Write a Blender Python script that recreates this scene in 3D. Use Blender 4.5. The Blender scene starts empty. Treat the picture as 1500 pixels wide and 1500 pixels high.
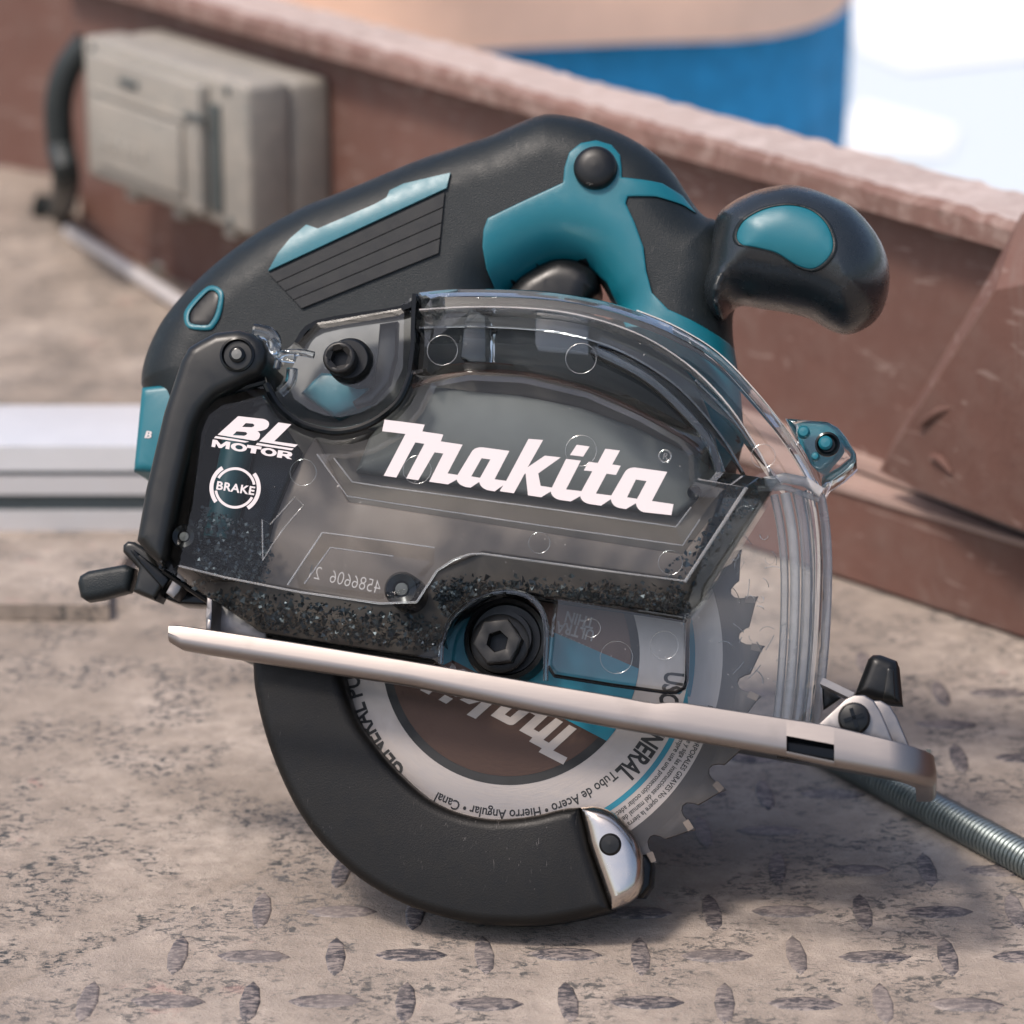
import bpy, bmesh, math, random
import numpy as np
from mathutils import Vector, Matrix
from mathutils.geometry import delaunay_2d_cdt

random.seed(7)
rng = np.random.default_rng(7)
sc = bpy.context.scene
COL = sc.collection
R = math.radians

# ------------------------------------------------------------------ camera, sky, sun, exposure
PITCH, FPX, DIST = 18.0, 4800.0, 0.90          # camera pitch, focal length in photo pixels, metres to the saw
LEAN, YAW = 26.0, 8.0                          # how the saw leans back and is turned
SUN_ELEV, SUN_AZ = 60.0, -52.0                 # sun seen from the saw: height, degrees left of the camera

def nrm(v):
    v = np.array(v, float)
    return v / np.linalg.norm(v)

cp, sp = math.cos(R(PITCH)), math.sin(R(PITCH))
C_R, C_F, C_U = np.array([1., 0, 0]), np.array([0, cp, -sp]), np.array([0, sp, cp])
def ray(px, py):
    return C_F + C_R * ((px - 750) / FPX) + C_U * ((750 - py) / FPX)

a_, b_ = R(LEAN), R(YAW)
N = np.array([-math.sin(b_) * math.cos(a_), -math.cos(b_) * math.cos(a_), math.sin(a_)])
U = np.array([math.cos(b_), -math.sin(b_), 0])
V = np.cross(N, U)
CAM = np.array([0., 0., 0.])
hub = CAM + ray(748, 960) * DIST
# the guard's lowest point on its rear edge touches the floor: that fixes the camera height
d0 = ray(762, 1356); t0 = ((hub - CAM) @ N + .011) / (d0 @ N)
CAM[2] = -((CAM + d0 * t0) - N * .020)[2]
hub = CAM + ray(748, 960) * DIST
ORG = hub - V * .0765

cam_d = bpy.data.cameras.new('camera')
cam = bpy.data.objects.new('camera', cam_d); COL.objects.link(cam)
cam.location = CAM; cam.rotation_euler = (R(90 - PITCH), 0, 0)
cam_d.sensor_width = 36; cam_d.lens = 36 * FPX / 1500
cam_d.clip_start = .02; cam_d.clip_end = 500
cam_d.dof.use_dof = True; cam_d.dof.focus_distance = .885; cam_d.dof.aperture_fstop = 13
sc.camera = cam

w = bpy.data.worlds.new('World'); sc.world = w; w.use_nodes = True
nt = w.node_tree; bg = nt.nodes['Background']
sky = nt.nodes.new('ShaderNodeTexSky'); sky.sky_type = 'NISHITA'; sky.sun_disc = False
sky.sun_elevation = R(SUN_ELEV); sky.sun_rotation = R(180 - SUN_AZ)
sky.air_density = 1.0; sky.dust_density = 3.5; sky.ozone_density = 1.0
nt.links.new(sky.outputs[0], bg.inputs[0]); bg.inputs[1].default_value = .10
sd = bpy.data.lights.new('sun', 'SUN'); sd.energy = 1.5; sd.angle = R(10); sd.color = (1, .90, .82)
so = bpy.data.objects.new('sun', sd); COL.objects.link(so)
sdir = Vector((math.sin(R(SUN_AZ)) * math.cos(R(SUN_ELEV)), -math.cos(R(SUN_AZ)) * math.cos(R(SUN_ELEV)), math.sin(R(SUN_ELEV))))
so.rotation_euler = sdir.to_track_quat('Z', 'Y').to_euler(); so.location = (-.5, -.5, 1.5)
sc.view_settings.view_transform = 'Standard'; sc.view_settings.look = 'None'
sc.view_settings.exposure = 1.0; sc.view_settings.gamma = 1
sc.cycles.transparent_max_bounces = 48; sc.cycles.max_bounces = 14; sc.cycles.transmission_bounces = 12
sc.cycles.use_denoising = True

# ------------------------------------------------------------------ measuring helpers
def loc(px, py, d):
    """point of the saw's own frame (u, v) at depth d in front of the blade plane"""
    dr = ray(px, py); t = ((ORG - CAM) @ N + d) / (dr @ N)
    X = CAM + dr * t - ORG
    return (float(X @ U), float(X @ V))
def P(pts, d):
    return [loc(x, y, d) for x, y in pts]
def flr(px, py, z=0.):
    dr = ray(px, py); t = (z - CAM[2]) / dr[2]
    return CAM + dr * t
MM = 1 / 5.333e3                                # photo pixels to metres at the saw

# ------------------------------------------------------------------ object helpers
def tag(o, label=None, cat=None, group=None, kind=None):
    if label: o['label'] = label
    if cat: o['category'] = cat
    if group: o['group'] = group
    if kind: o['kind'] = kind
    return o
def empty(name, location, label, cat, group=None, mat3=None):
    o = bpy.data.objects.new(name, None); COL.objects.link(o); o.empty_display_size = .02
    if mat3 is not None:
        o.matrix_world = Matrix.Translation(Vector(location)) @ Matrix(mat3).to_4x4()
    else:
        o.location = location
    return tag(o, label, cat, group)
def mk(name, verts, faces, mat, parent=None, angle=40, flat=False):
    me = bpy.data.meshes.new(name)
    me.from_pydata([tuple(map(float, v)) for v in verts], [], [tuple(int(i) for i in f) for f in faces])
    me.update()
    if not flat:
        for p in me.polygons: p.use_smooth = True
        if angle < 180: me.set_sharp_from_angle(angle=R(angle))
    for m in (mat if isinstance(mat, (list, tuple)) else [mat]): me.materials.append(m)
    o = bpy.data.objects.new(name, me); COL.objects.link(o)
    if parent: o.parent = parent
    return o
class MB:
    def __init__(s): s.v, s.f = [], []
    def add(s, v, f):
        b = len(s.v); s.v += [tuple(x) for x in v]; s.f += [tuple(i + b for i in q) for q in f]; return s
    def box(s, c, ax, ay, az):
        c, ax, ay, az = map(np.array, (c, ax, ay, az))
        v = [c + i * ax + j * ay + k * az for k in (-1, 1) for j in (-1, 1) for i in (-1, 1)]
        return s.add(v, [(0, 2, 3, 1), (4, 5, 7, 6), (0, 1, 5, 4), (2, 6, 7, 3), (0, 4, 6, 2), (1, 3, 7, 5)])
    def tube(s, path, r, n=10, closed=False, cap=True):
        path = [np.array(p, float) for p in path]; m = len(path); v = []; f = []
        rr = r if hasattr(r, '__len__') else [r] * m
        prev = None
        for i, p in enumerate(path):
            if closed: tdir = path[(i + 1) % m] - path[i - 1]
            else: tdir = path[min(i + 1, m - 1)] - path[max(i - 1, 0)]
            tdir = nrm(tdir)
            if prev is None:
                ref = np.array([0, 0, 1.]) if abs(tdir[2]) < .9 else np.array([1., 0, 0])
                a = nrm(np.cross(tdir, ref))
            else:
                a = nrm(prev - tdir * (prev @ tdir))
            prev = a; b = np.cross(tdir, a)
            for k in range(n):
                t = 2 * math.pi * k / n
                v.append(p + rr[i] * (math.cos(t) * a + math.sin(t) * b))
        for i in range(m if closed else m - 1):
            j = (i + 1) % m
            for k in range(n):
                l = (k + 1) % n
                f.append((i * n + k, i * n + l, j * n + l, j * n + k))
        if cap and not closed:
            f.append(tuple(range(n))[::-1]); f.append(tuple(range((m - 1) * n, m * n)))
        return s.add(v, f)
    def lathe(s, c, prof, n=48, ax=(0, 0, 1)):
        """prof: (radius, height) along ax from c"""
        ax = nrm(ax); c = np.array(c, float)
        ref = np.array([1., 0, 0]) if abs(ax[0]) < .9 else np.array([0, 1., 0])
        a = nrm(np.cross(ref, ax)); b = np.cross(ax, a); v = []; f = []
        for r_, h_ in prof:
            for k in range(n):
                t = 2 * math.pi * k / n
                v.append(c + ax * h_ + r_ * (math.cos(t) * a + math.sin(t) * b))
        for i in range(len(prof) - 1):
            for k in range(n):
                l = (k + 1) % n
                f.append((i * n + k, i * n + l, (i + 1) * n + l, (i + 1) * n + k))
        return s.add(v, f)
    def build(s, name, mat, parent=None, angle=40, flat=False):
        return mk(name, s.v, s.f, mat, parent, angle, flat)

def spline(pts, n=5, closed=True):
    """Catmull-Rom through the points"""
    p = [np.array(q, float) for q in pts]; m = len(p); out = []
    for i in range(m if closed else m - 1):
        if closed: a, b, c, d = p[i - 1], p[i], p[(i + 1) % m], p[(i + 2) % m]
        else: a, b, c, d = p[max(i - 1, 0)], p[i], p[i + 1], p[min(i + 2, m - 1)]
        for k in range(n):
            t = k / n
            out.append(tuple(.5 * (2 * b + (c - a) * t + (2 * a - 5 * b + 4 * c - d) * t * t + (3 * b - a - 3 * c + d) * t ** 3)))
    if not closed: out.append(tuple(p[-1]))
    return out
def resample(poly, step, closed=True):
    out = []; m = len(poly)
    for i in range(m if closed else m - 1):
        a = np.array(poly[i]); b = np.array(poly[(i + 1) % m]); n = max(1, int(np.linalg.norm(b - a) / step + .5))
        for k in range(n): out.append(tuple(a + (b - a) * k / n))
    return out
def area(poly):
    p = np.array(poly); q = np.roll(p, -1, 0)
    return .5 * float(np.sum(p[:, 0] * q[:, 1] - q[:, 0] * p[:, 1]))
def ccw(poly): return poly if area(poly) > 0 else poly[::-1]
def inside(pts, loops):
    pts = np.asarray(pts); r = np.zeros(len(pts), bool)
    for lp in loops:
        p = np.array(lp); q = np.roll(p, -1, 0)
        for a, b in zip(p, q):
            if a[1] == b[1]: continue
            c = ((a[1] > pts[:, 1]) != (b[1] > pts[:, 1])) & (pts[:, 0] < (b[0] - a[0]) * (pts[:, 1] - a[1]) / (b[1] - a[1]) + a[0])
            r ^= c
    return r
def dist(pts, loops):
    pts = np.asarray(pts, float); d = np.full(len(pts), 1e9)
    for lp in loops:
        p = np.array(lp); q = np.roll(p, -1, 0)
        for a, b in zip(p, q):
            ab = b - a; l = max(ab @ ab, 1e-18)
            t = np.clip(((pts - a) @ ab) / l, 0, 1)
            d = np.minimum(d, np.hypot(*(pts - a - t[:, None] * ab).T))
    return d
def offs(poly, o):
    """points moved inwards by o along vertex normals (ccw polygon)"""
    p = np.array(poly); t1 = p - np.roll(p, 1, 0); t2 = np.roll(p, -1, 0) - p
    t1 /= np.maximum(np.linalg.norm(t1, axis=1), 1e-12)[:, None]; t2 /= np.maximum(np.linalg.norm(t2, axis=1), 1e-12)[:, None]
    nn = np.stack([-(t1[:, 1] + t2[:, 1]), t1[:, 0] + t2[:, 0]], 1); L2 = np.linalg.norm(nn, axis=1)
    nn = nn / np.maximum(L2, .5)[:, None]
    c = np.maximum(np.sqrt(np.maximum((1 + np.sum(t1 * t2, 1)) / 2, .15)), .4)
    return p + nn * (o / c)[:, None]
def cdt(loops, extra=()):
    """triangulate loops (even-odd) plus extra points; returns pts, tris"""
    pts, edges = [], []
    for lp in loops:
        b = len(pts); pts += [Vector((float(x), float(y))) for x, y in lp]
        edges += [(b + i, b + (i + 1) % len(lp)) for i in range(len(lp))]
    pts += [Vector((float(x), float(y))) for x, y in extra]
    S = 1000.
    vo, eo, fo, ov, oe, of = delaunay_2d_cdt([p * S for p in pts], edges, [], 0, 1e-5)
    P2 = np.array([(v.x / S, v.y / S) for v in vo]); T = np.array([f[:3] for f in fo])
    cen = P2[T].mean(1)
    T = T[inside(cen, loops)]
    a, b, c = P2[T[:, 0]], P2[T[:, 1]], P2[T[:, 2]]
    cr = (b[:, 0] - a[:, 0]) * (c[:, 1] - a[:, 1]) - (b[:, 1] - a[:, 1]) * (c[:, 0] - a[:, 0])
    T[cr < 0] = T[cr < 0][:, ::-1]
    T = T[np.abs(cr) > 1e-13]
    return P2, T

def pillow(name, poly, df, db, rad, mat, parent, hf=None, hb=None, rings=5, grid=None, step=.0012, holes=(), angle=40):
    """solid with a rounded front (and back) edge; returns object and its front height function"""
    hf = rad if hf is None else hf; hb = 0 if hb is None else hb
    loops = [resample(ccw(poly), step)] + [resample(ccw(h)[::-1], step) for h in holes]
    extra = []
    for lp in loops:
        for k in range(1, rings + 1):
            o = rad * (1 - math.cos(k / rings * math.pi / 2))
            q = offs(lp, o); ok = inside(q, loops) & (dist(q, loops) > o * .9)
            extra += [tuple(x) for x in q[ok]]
    if grid:
        p = np.array(loops[0]); x0, y0 = p.min(0); x1, y1 = p.max(0)
        gx, gy = np.meshgrid(np.arange(x0, x1, grid), np.arange(y0, y1, grid)); g = np.stack([gx.ravel(), gy.ravel()], 1)
        g = g + rng.uniform(-.15, .15, g.shape) * grid
        dd = dist(g, loops); ok = inside(g, loops) & (dd > min(rad * .12, grid))
        extra += [tuple(x) for x in g[ok]]
    P2, T = cdt(loops, extra)
    def prof(p):
        d = np.minimum(np.where(inside(p, loops) | (dist(p, loops) < 1e-7), dist(p, loops), 0), rad) / rad
        return np.sqrt(np.maximum(0, 1 - (1 - d) ** 2))
    h = prof(P2); n = len(P2)
    onb = dist(P2, loops) < 1e-7
    v = [(x, y, df - hf + hf * k) for (x, y), k in zip(P2, h)] + [(x, y, db + hb - hb * k) for (x, y), k in zip(P2, h)]
    f = [tuple(t) for t in T] + [tuple(int(i) + n for i in t[::-1]) for t in T]
    es = {}
    for t in T:
        for i in range(3):
            e = (int(t[i]), int(t[(i + 1) % 3])); es[e] = 1
    for (a, b) in es:
        if (b, a) not in es: f.append((b, a, a + n, b + n))
    o = mk(name, v, f, mat, parent, angle)
    def height(p): return df - hf + hf * prof(np.atleast_2d(p))
    return o, height

def patch(name, poly, height, proud, mat, parent, edge=.0008, step=.0010, grid=.0017, holes=(), sink=.0006):
    """an inlay following a rounded surface and standing proud of it"""
    loops = [resample(ccw(poly), step)] + [resample(ccw(h)[::-1], step) for h in holes]
    extra = []
    for lp in loops if edge else ():
        for o in (min(edge, .0005) * .5, min(edge, .0005)):
            q = offs(lp, o); ok = inside(q, loops) & (dist(q, loops) > o * .9); extra += [tuple(x) for x in q[ok]]
    p = np.array(loops[0]); x0, y0 = p.min(0); x1, y1 = p.max(0)
    gx, gy = np.meshgrid(np.arange(x0, x1, grid), np.arange(y0, y1, grid)); g = np.stack([gx.ravel(), gy.ravel()], 1)
    ok = inside(g, loops) & (dist(g, loops) > max(edge * 1.3, .0006)); extra += [tuple(x) for x in g[ok]]
    P2, T = cdt(loops, extra)
    ed_ = min(edge, .0005); k = np.clip(dist(P2, loops) / ed_, 0, 1) if edge else np.ones(len(P2))
    z = height(P2) + proud - .45 * ed_ * (1 - k) ** 2; n = len(P2)
    v = [(x, y, zz) for (x, y), zz in zip(P2, z)] + [(x, y, zz - proud - sink) for (x, y), zz in zip(P2, z)]
    es = {(int(t[i]), int(t[(i + 1) % 3])) for t in T for i in range(3)}
    f = [tuple(t) for t in T] + [(b, a, a + n, b + n) for (a, b) in es if (b, a) not in es]
    return mk(name, v, f, mat, parent, 50)

def terr(name, loops, mat, parent, skirt=None, angle=24, band=None):
    """sheet through loops given as (points, depth); the first is the outline"""
    pts = []; dep = []; lps = []
    for q, d in loops:
        q = resample(ccw(q), .004); lps.append(q); pts += q; dep += [d] * len(q)
    pl = [Vector((x * 1000, y * 1000)) for x, y in pts]; ed = []; b = 0
    for q in lps:
        ed += [(b + i, b + (i + 1) % len(q)) for i in range(len(q))]; b += len(q)
    vo, eo, fo, ov, oe, of = delaunay_2d_cdt(pl, ed, [], 0, 1e-5)
    P2 = np.array([(v.x / 1000, v.y / 1000) for v in vo]); T = np.array([f[:3] for f in fo])
    T = T[inside(P2[T].mean(1), [lps[0]])]
    a, bb, c = P2[T[:, 0]], P2[T[:, 1]], P2[T[:, 2]]
    cr = (bb[:, 0] - a[:, 0]) * (c[:, 1] - a[:, 1]) - (bb[:, 1] - a[:, 1]) * (c[:, 0] - a[:, 0])
    T[cr < 0] = T[cr < 0][:, ::-1]
    z = [np.mean([dep[i] for i in o]) if len(o) else loops[0][1] for o in ov]
    v = [(x, y, zz) for (x, y), zz in zip(P2, z)]; f = [tuple(t) for t in T]
    if skirt is not None:
        n = len(v); es = {(int(t[i]), int(t[(i + 1) % 3])) for t in T for i in range(3)}
        v += [(x, y, skirt) for x, y in P2]
        f += [(b2, a2, a2 + n, b2 + n) for (a2, b2) in es if (b2, a2) not in es]
    o = mk(name, v, f, mat, parent, angle)
    if band:
        cen = np.array([np.mean([v[i][:2] for i in q], 0) for q in f[:len(T)]]); inb = inside(cen, [lps[band[0]]]) & ~inside(cen, [lps[band[1]]])
        for i in np.nonzero(inb)[0]: o.data.polygons[int(i)].material_index = 1
    return o

def slab(name, poly, df, db, mat, parent, holes=(), bevel=.0005):
    return pillow(name, poly, df, db, bevel, mat, parent, rings=2, holes=holes, angle=50, step=.003)[0]
def circ(c, r, n=32, ry=None, rot=0.):
    ry = r if ry is None else ry
    return [(c[0] + r * math.cos(t) * math.cos(rot) - ry * math.sin(t) * math.sin(rot), c[1] + r * math.cos(t) * math.sin(rot) + ry * math.sin(t) * math.cos(rot))
            for t in [2 * math.pi * i / n for i in range(n)]]
def letters(name, polys, d, mat, parent, thick=.00015):
    """polys: list of even-odd loop lists in the saw frame"""
    m = MB()
    for lps in polys:
        P2, T = cdt(lps); m.add([(x, y, d + thick) for x, y in P2], [tuple(t) for t in T])
    return m.build(name, mat, parent, flat=True)
_fc = {}
def glyphs(txt, bold=0., space=1.0):
    """flat triangles of a text in the built-in font, cap height 1, plus its width"""
    key = (txt, bold, space)
    if key in _fc: return _fc[key]
    cu = bpy.data.curves.new('lettering', 'FONT'); cu.body = txt; cu.size = 1; cu.offset = bold; cu.space_character = space; cu.resolution_u = 3
    ob = bpy.data.objects.new('lettering', cu); COL.objects.link(ob)
    dg = bpy.context.evaluated_depsgraph_get(); me = ob.evaluated_get(dg).to_mesh()
    v = np.array([x.co[:2] for x in me.vertices]) if len(me.vertices) else np.zeros((0, 2)); f = [tuple(p.vertices) for p in me.polygons]
    ob.evaluated_get(dg).to_mesh_clear(); bpy.data.objects.remove(ob); bpy.data.curves.remove(cu)
    v = v / .69
    _fc[key] = (v, f, float(v[:, 0].max()) if len(v) else 0)
    return _fc[key]
def text_line(m, txt, start, size, ang, z, bold=0., space=1., shear=0., sx=1., width=None, mirror=False):
    v, f, wd = glyphs(txt, bold, space)
    if width: sx = width / (wd * size)
    c, s = math.cos(ang), math.sin(ang); out = []
    for x, y in v:
        xx = (x * sx + y * shear) * size; yy = y * size
        if mirror: xx = wd * sx * size - xx
        out.append((start[0] + xx * c - yy * s, start[1] + xx * s + yy * c, z))
    m.add(out, f)
def text_arc(m, txt, c, r, th0, size, z, bold=0., space=1., sx=1.):
    v, f, wd = glyphs(txt, bold, space); out = []
    for x, y in v:
        t = th0 - x * size * sx / r; rr = r + y * size
        out.append((c[0] + rr * math.cos(t), c[1] + rr * math.sin(t), z))
    m.add(out, f)

# ------------------------------------------------------------------ materials
def nodes(name):
    m = bpy.data.materials.new(name); m.use_nodes = True
    n = m.node_tree; return m, n, n.nodes['Principled BSDF'], n.nodes['Material Output']
def nd(n, t, **kw):
    o = n.nodes.new(t)
    for k, v in kw.items():
        if k in o.inputs: o.inputs[k].default_value = v
        else: setattr(o, k, v)
    return o
def coord(n, kind='Object', scale=(1, 1, 1), rot=(0, 0, 0)):
    tc = n.nodes.new('ShaderNodeTexCoord'); mp = n.nodes.new('ShaderNodeMapping')
    mp.inputs['Scale'].default_value = scale; mp.inputs['Rotation'].default_value = rot
    n.links.new(tc.outputs[kind], mp.inputs[0]); return mp.outputs[0]
def noise(n, co, scale, detail=4, rough=.55, dist=0):
    t = nd(n, 'ShaderNodeTexNoise', Scale=scale, Detail=detail, Roughness=rough, Distortion=dist)
    n.links.new(co, t.inputs['Vector']); return t.outputs['Fac']
def ramp(n, fac, stops):
    r = n.nodes.new('ShaderNodeValToRGB'); e = r.color_ramp.elements
    while len(e) < len(stops): e.new(.5)
    for el, (p, c) in zip(e, stops):
        el.position = p; el.color = (c, c, c, 1) if not hasattr(c, '__len__') else tuple(c) + (1,)
    n.links.new(fac, r.inputs[0]); return r.outputs[0]
def mix(n, fac, a, b, mode='MIX'):
    x = n.nodes.new('ShaderNodeMix'); x.data_type = 'RGBA'; x.blend_type = mode
    for s, val in ((0, fac), (6, a), (7, b)):
        if hasattr(val, 'is_linked') or hasattr(val, 'links'): n.links.new(val, x.inputs[s])
        elif s == 0: x.inputs[0].default_value = val
        else: x.inputs[s].default_value = tuple(val) + (1,)
    return x.outputs[2]
def math_(n, op, a, b):
    x = n.nodes.new('ShaderNodeMath'); x.operation = op
    for i, val in enumerate((a, b)):
        if hasattr(val, 'links'): n.links.new(val, x.inputs[i])
        else: x.inputs[i].default_value = val
    return x.outputs[0]
def bump(n, b, h, strength=.3, dist=.001):
    x = nd(n, 'ShaderNodeBump', Strength=strength, Distance=dist); n.links.new(h, x.inputs['Height']); n.links.new(x.outputs[0], b.inputs['Normal'])

def simple(name, col, rough=.5, metal=0., var=.12, grain=0., gscale=4000, spec=.5, dust=0., scuff=0.):
    m, n, b, o = nodes(name)
    co = coord(n)
    k = noise(n, co, 60, 5)
    c1 = tuple(x * (1 - var) for x in col); c2 = tuple(min(1, x * (1 + var)) for x in col)
    c = mix(n, k, c1, c2)
    if dust:
        kk = ramp(n, noise(n, co, 900, 6, .7), [(.66, 0.), (.74, 1.)])
        kk2 = math_(n, 'MULTIPLY', kk, dust)
        c = mix(n, kk2, c, (.45, .40, .36))
    if scuff:
        sn = ramp(n, noise(n, coord(n, 'Object', (5, 1, 1), (0, 0, .9)), 260, 3, .5, 1.2), [(.68, 0.), (.71, 1.)])
        sn = math_(n, 'MULTIPLY', sn, ramp(n, noise(n, co, 30, 3), [(.5, 0.), (.62, scuff)]))
        c = mix(n, sn, c, (.22, .20, .19))
    n.links.new(c, b.inputs['Base Color'])
    rr = ramp(n, noise(n, co, 200, 4), [(.3, max(.02, rough - .07)), (.7, min(1, rough + .07))])
    n.links.new(rr, b.inputs['Roughness']); b.inputs['Metallic'].default_value = metal; b.inputs['Specular IOR Level'].default_value = spec
    if grain: bump(n, b, noise(n, co, gscale, 2), grain, .0002)
    return m
def brushed(name, col, rough=.35, scale=(40, 2500, 2500), rot=(0, 0, 0), polar=False, cx=0, cy=0, soft=1.):
    m, n, b, o = nodes(name)
    if polar:
        tc = n.nodes.new('ShaderNodeTexCoord'); mp = nd(n, 'ShaderNodeMapping'); mp.inputs['Location'].default_value = (-cx, -cy, 0)
        n.links.new(tc.outputs['Object'], mp.inputs[0])
        ln = nd(n, 'ShaderNodeVectorMath', operation='LENGTH'); n.links.new(mp.outputs[0], ln.inputs[0])
        gd = nd(n, 'ShaderNodeTexGradient', gradient_type='RADIAL'); n.links.new(mp.outputs[0], gd.inputs[0])
        cb = nd(n, 'ShaderNodeCombineXYZ'); n.links.new(math_(n, 'MULTIPLY', ln.outputs['Value'], 2600), cb.inputs[0]); n.links.new(math_(n, 'MULTIPLY', gd.outputs[1], 60), cb.inputs[1])
        co = cb.outputs[0]; k = noise(n, co, 1, 3)
    else:
        co = coord(n, 'Object', scale, rot); k = noise(n, co, 1, 3)
    big = noise(n, coord(n), 45, 5)
    c = mix(n, k, tuple(x * (1 - .12 * soft) for x in col), tuple(min(1, x * (1 + .08 * soft)) for x in col))
    c = mix(n, ramp(n, big, [(.55, 0.), (.8, .5)]), c, tuple(x * .45 for x in col))
    n.links.new(c, b.inputs['Base Color']); b.inputs['Metallic'].default_value = 1
    n.links.new(ramp(n, k, [(.2, rough - .1 * soft), (.8, rough + .12 * soft)]), b.inputs['Roughness'])
    bump(n, b, k, .08 * soft, .0003)
    return m
def clear(name, tint=(.93, .96, .97), specks=.4, rough=.025, haze=.010, ior=1.5):
    """thin clear plastic: straight-through light, Fresnel reflection, dust specks and a pale film, in some variants a painted highlight"""
    m, n, b, o = nodes(name); n.nodes.remove(b)
    tr = nd(n, 'ShaderNodeBsdfTransparent'); tr.inputs[0].default_value = tuple(tint) + (1,)
    gl = nd(n, 'ShaderNodeBsdfGlossy'); gl.inputs['Roughness'].default_value = rough; gl.inputs[0].default_value = (1, 1, 1, 1)
    fr = nd(n, 'ShaderNodeFresnel', IOR=ior)
    m1 = nd(n, 'ShaderNodeMixShader'); n.links.new(fr.outputs[0], m1.inputs[0]); n.links.new(tr.outputs[0], m1.inputs[1]); n.links.new(gl.outputs[0], m1.inputs[2])
    df = nd(n, 'ShaderNodeBsdfDiffuse'); df.inputs[0].default_value = (.75, .70, .66, 1)
    co = coord(n)
    s1 = ramp(n, noise(n, co, 950, 2, .5), [(.735, 0.), (.76, 1.)])
    s1 = math_(n, 'MULTIPLY', s1, ramp(n, noise(n, co, 45, 3), [(.4, .15), (.65, 1.)]))
    film = math_(n, 'MULTIPLY', noise(n, co, 70, 5), haze * 2)
    k = math_(n, 'MAXIMUM', math_(n, 'MULTIPLY', s1, specks), film)
    m2 = nd(n, 'ShaderNodeMixShader'); n.links.new(k, m2.inputs[0]); n.links.new(m1.outputs[0], m2.inputs[1]); n.links.new(df.outputs[0], m2.inputs[2])
    n.links.new(m2.outputs[0], o.inputs[0])
    return m
def glass(name, tint=(.95, .98, .99), rough=.03):
    m, n, b, o = nodes(name)
    b.inputs['Base Color'].default_value = tuple(tint) + (1,); b.inputs['Transmission Weight'].default_value = 1
    b.inputs['Roughness'].default_value = rough; b.inputs['IOR'].default_value = 1.5
    return m

M = {}
M['rubber'] = simple('dark_rubber', (.0085, .0120, .0135), .44, grain=.5, gscale=2600, dust=.12, spec=.28, scuff=.2)
M['knob'] = simple('smooth_rubber', (.012, .0155, .018), .26, grain=.18, gscale=2600, dust=.08, spec=.6)
M['teal'] = simple('teal_plastic', (.003, .115, .150), .38, grain=.14, dust=.12, var=.06)
M['black'] = simple('black_plastic', (.005, .0055, .006), .36, dust=.08, spec=.35)
M['frame'] = simple('smoky_black_plastic', (.008, .0085, .008), .36, dust=.10, grain=.08, spec=.4)
M['gloss'] = simple('black_gloss', (.003, .004, .005), .14, spec=.25)
M['guard'] = simple('black_painted_guard', (.0070, .0066, .0062), .44, grain=.3, gscale=2200, dust=.14, spec=.25, scuff=.35)
M['plate'] = simple('grey_box_back', (.15, .125, .108), .5, var=.3, dust=.05, spec=.3)
M['inner'] = simple('brown_grey_plate', (.26, .205, .175), .5, var=.3, spec=.3)
M['case'] = simple('grey_cast_case', (.14, .142, .136), .5, var=.25, spec=.3)
M['steel_nut'] = simple('blackened_steel', (.020, .019, .018), .42, metal=.4, dust=.1)
M['print'] = simple('white_print', (.60, .54, .535), .55, var=.03)
M['ink'] = simple('black_ink', (.012, .012, .012), .6)
M['grey_ink'] = simple('grey_print', (.30, .29, .28), .6)
M['teal_ink'] = simple('teal_ink', (.006, .155, .22), .35, var=.04)
M['alu'] = brushed('brushed_base_aluminium', (.275, .245, .228), .40, (150, 3000, 3000), (0, 0, R(9.8)), soft=.25)
M['bracket'] = brushed('bracket_steel', (.27, .25, .24), .44, (300, 300, 2500))
M['chrome'] = simple('polished_steel', (.55, .50, .46), .22, metal=1, var=.05)
M['carbide'] = simple('carbide', (.20, .16, .13), .45, metal=.5)
M['chip'] = simple('dark_metal_chips', (.075, .092, .104), .33, metal=.6, var=.8)
M['clear'] = clear('clear_dusty_plastic')
M['clear_clean'] = clear('clear_plastic', (.95, .97, .98), .15, .02, .003)
M['smoky'] = clear('smoky_clear_plastic', (.80, .84, .85), .45, .02, .003, 1.34)
M['matte'] = clear('lit_bevel_plastic', (.78, .82, .83), .3, .16, .05)  # haze paints in the bright reflection on the raised bevel
M['ribclear'] = clear('highlight_clear_plastic', (.86, .89, .91), .3, .06, .17)  # pale haze paints white highlights on the ribs and lid edges
M['edgeclear'] = clear('highlight_clear_edge', (.86, .89, .91), .2, .08, .36)  # stronger haze, a painted white highlight along guard edges
M['glass'] = glass('solid_clear_plastic')
M['dim_teal'] = simple('dim_teal_reflection', (.003, .045, .055), .4)
M['relief'] = clear('clear_relief_plastic', (.9, .92, .92), .2, .08, .09)

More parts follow.
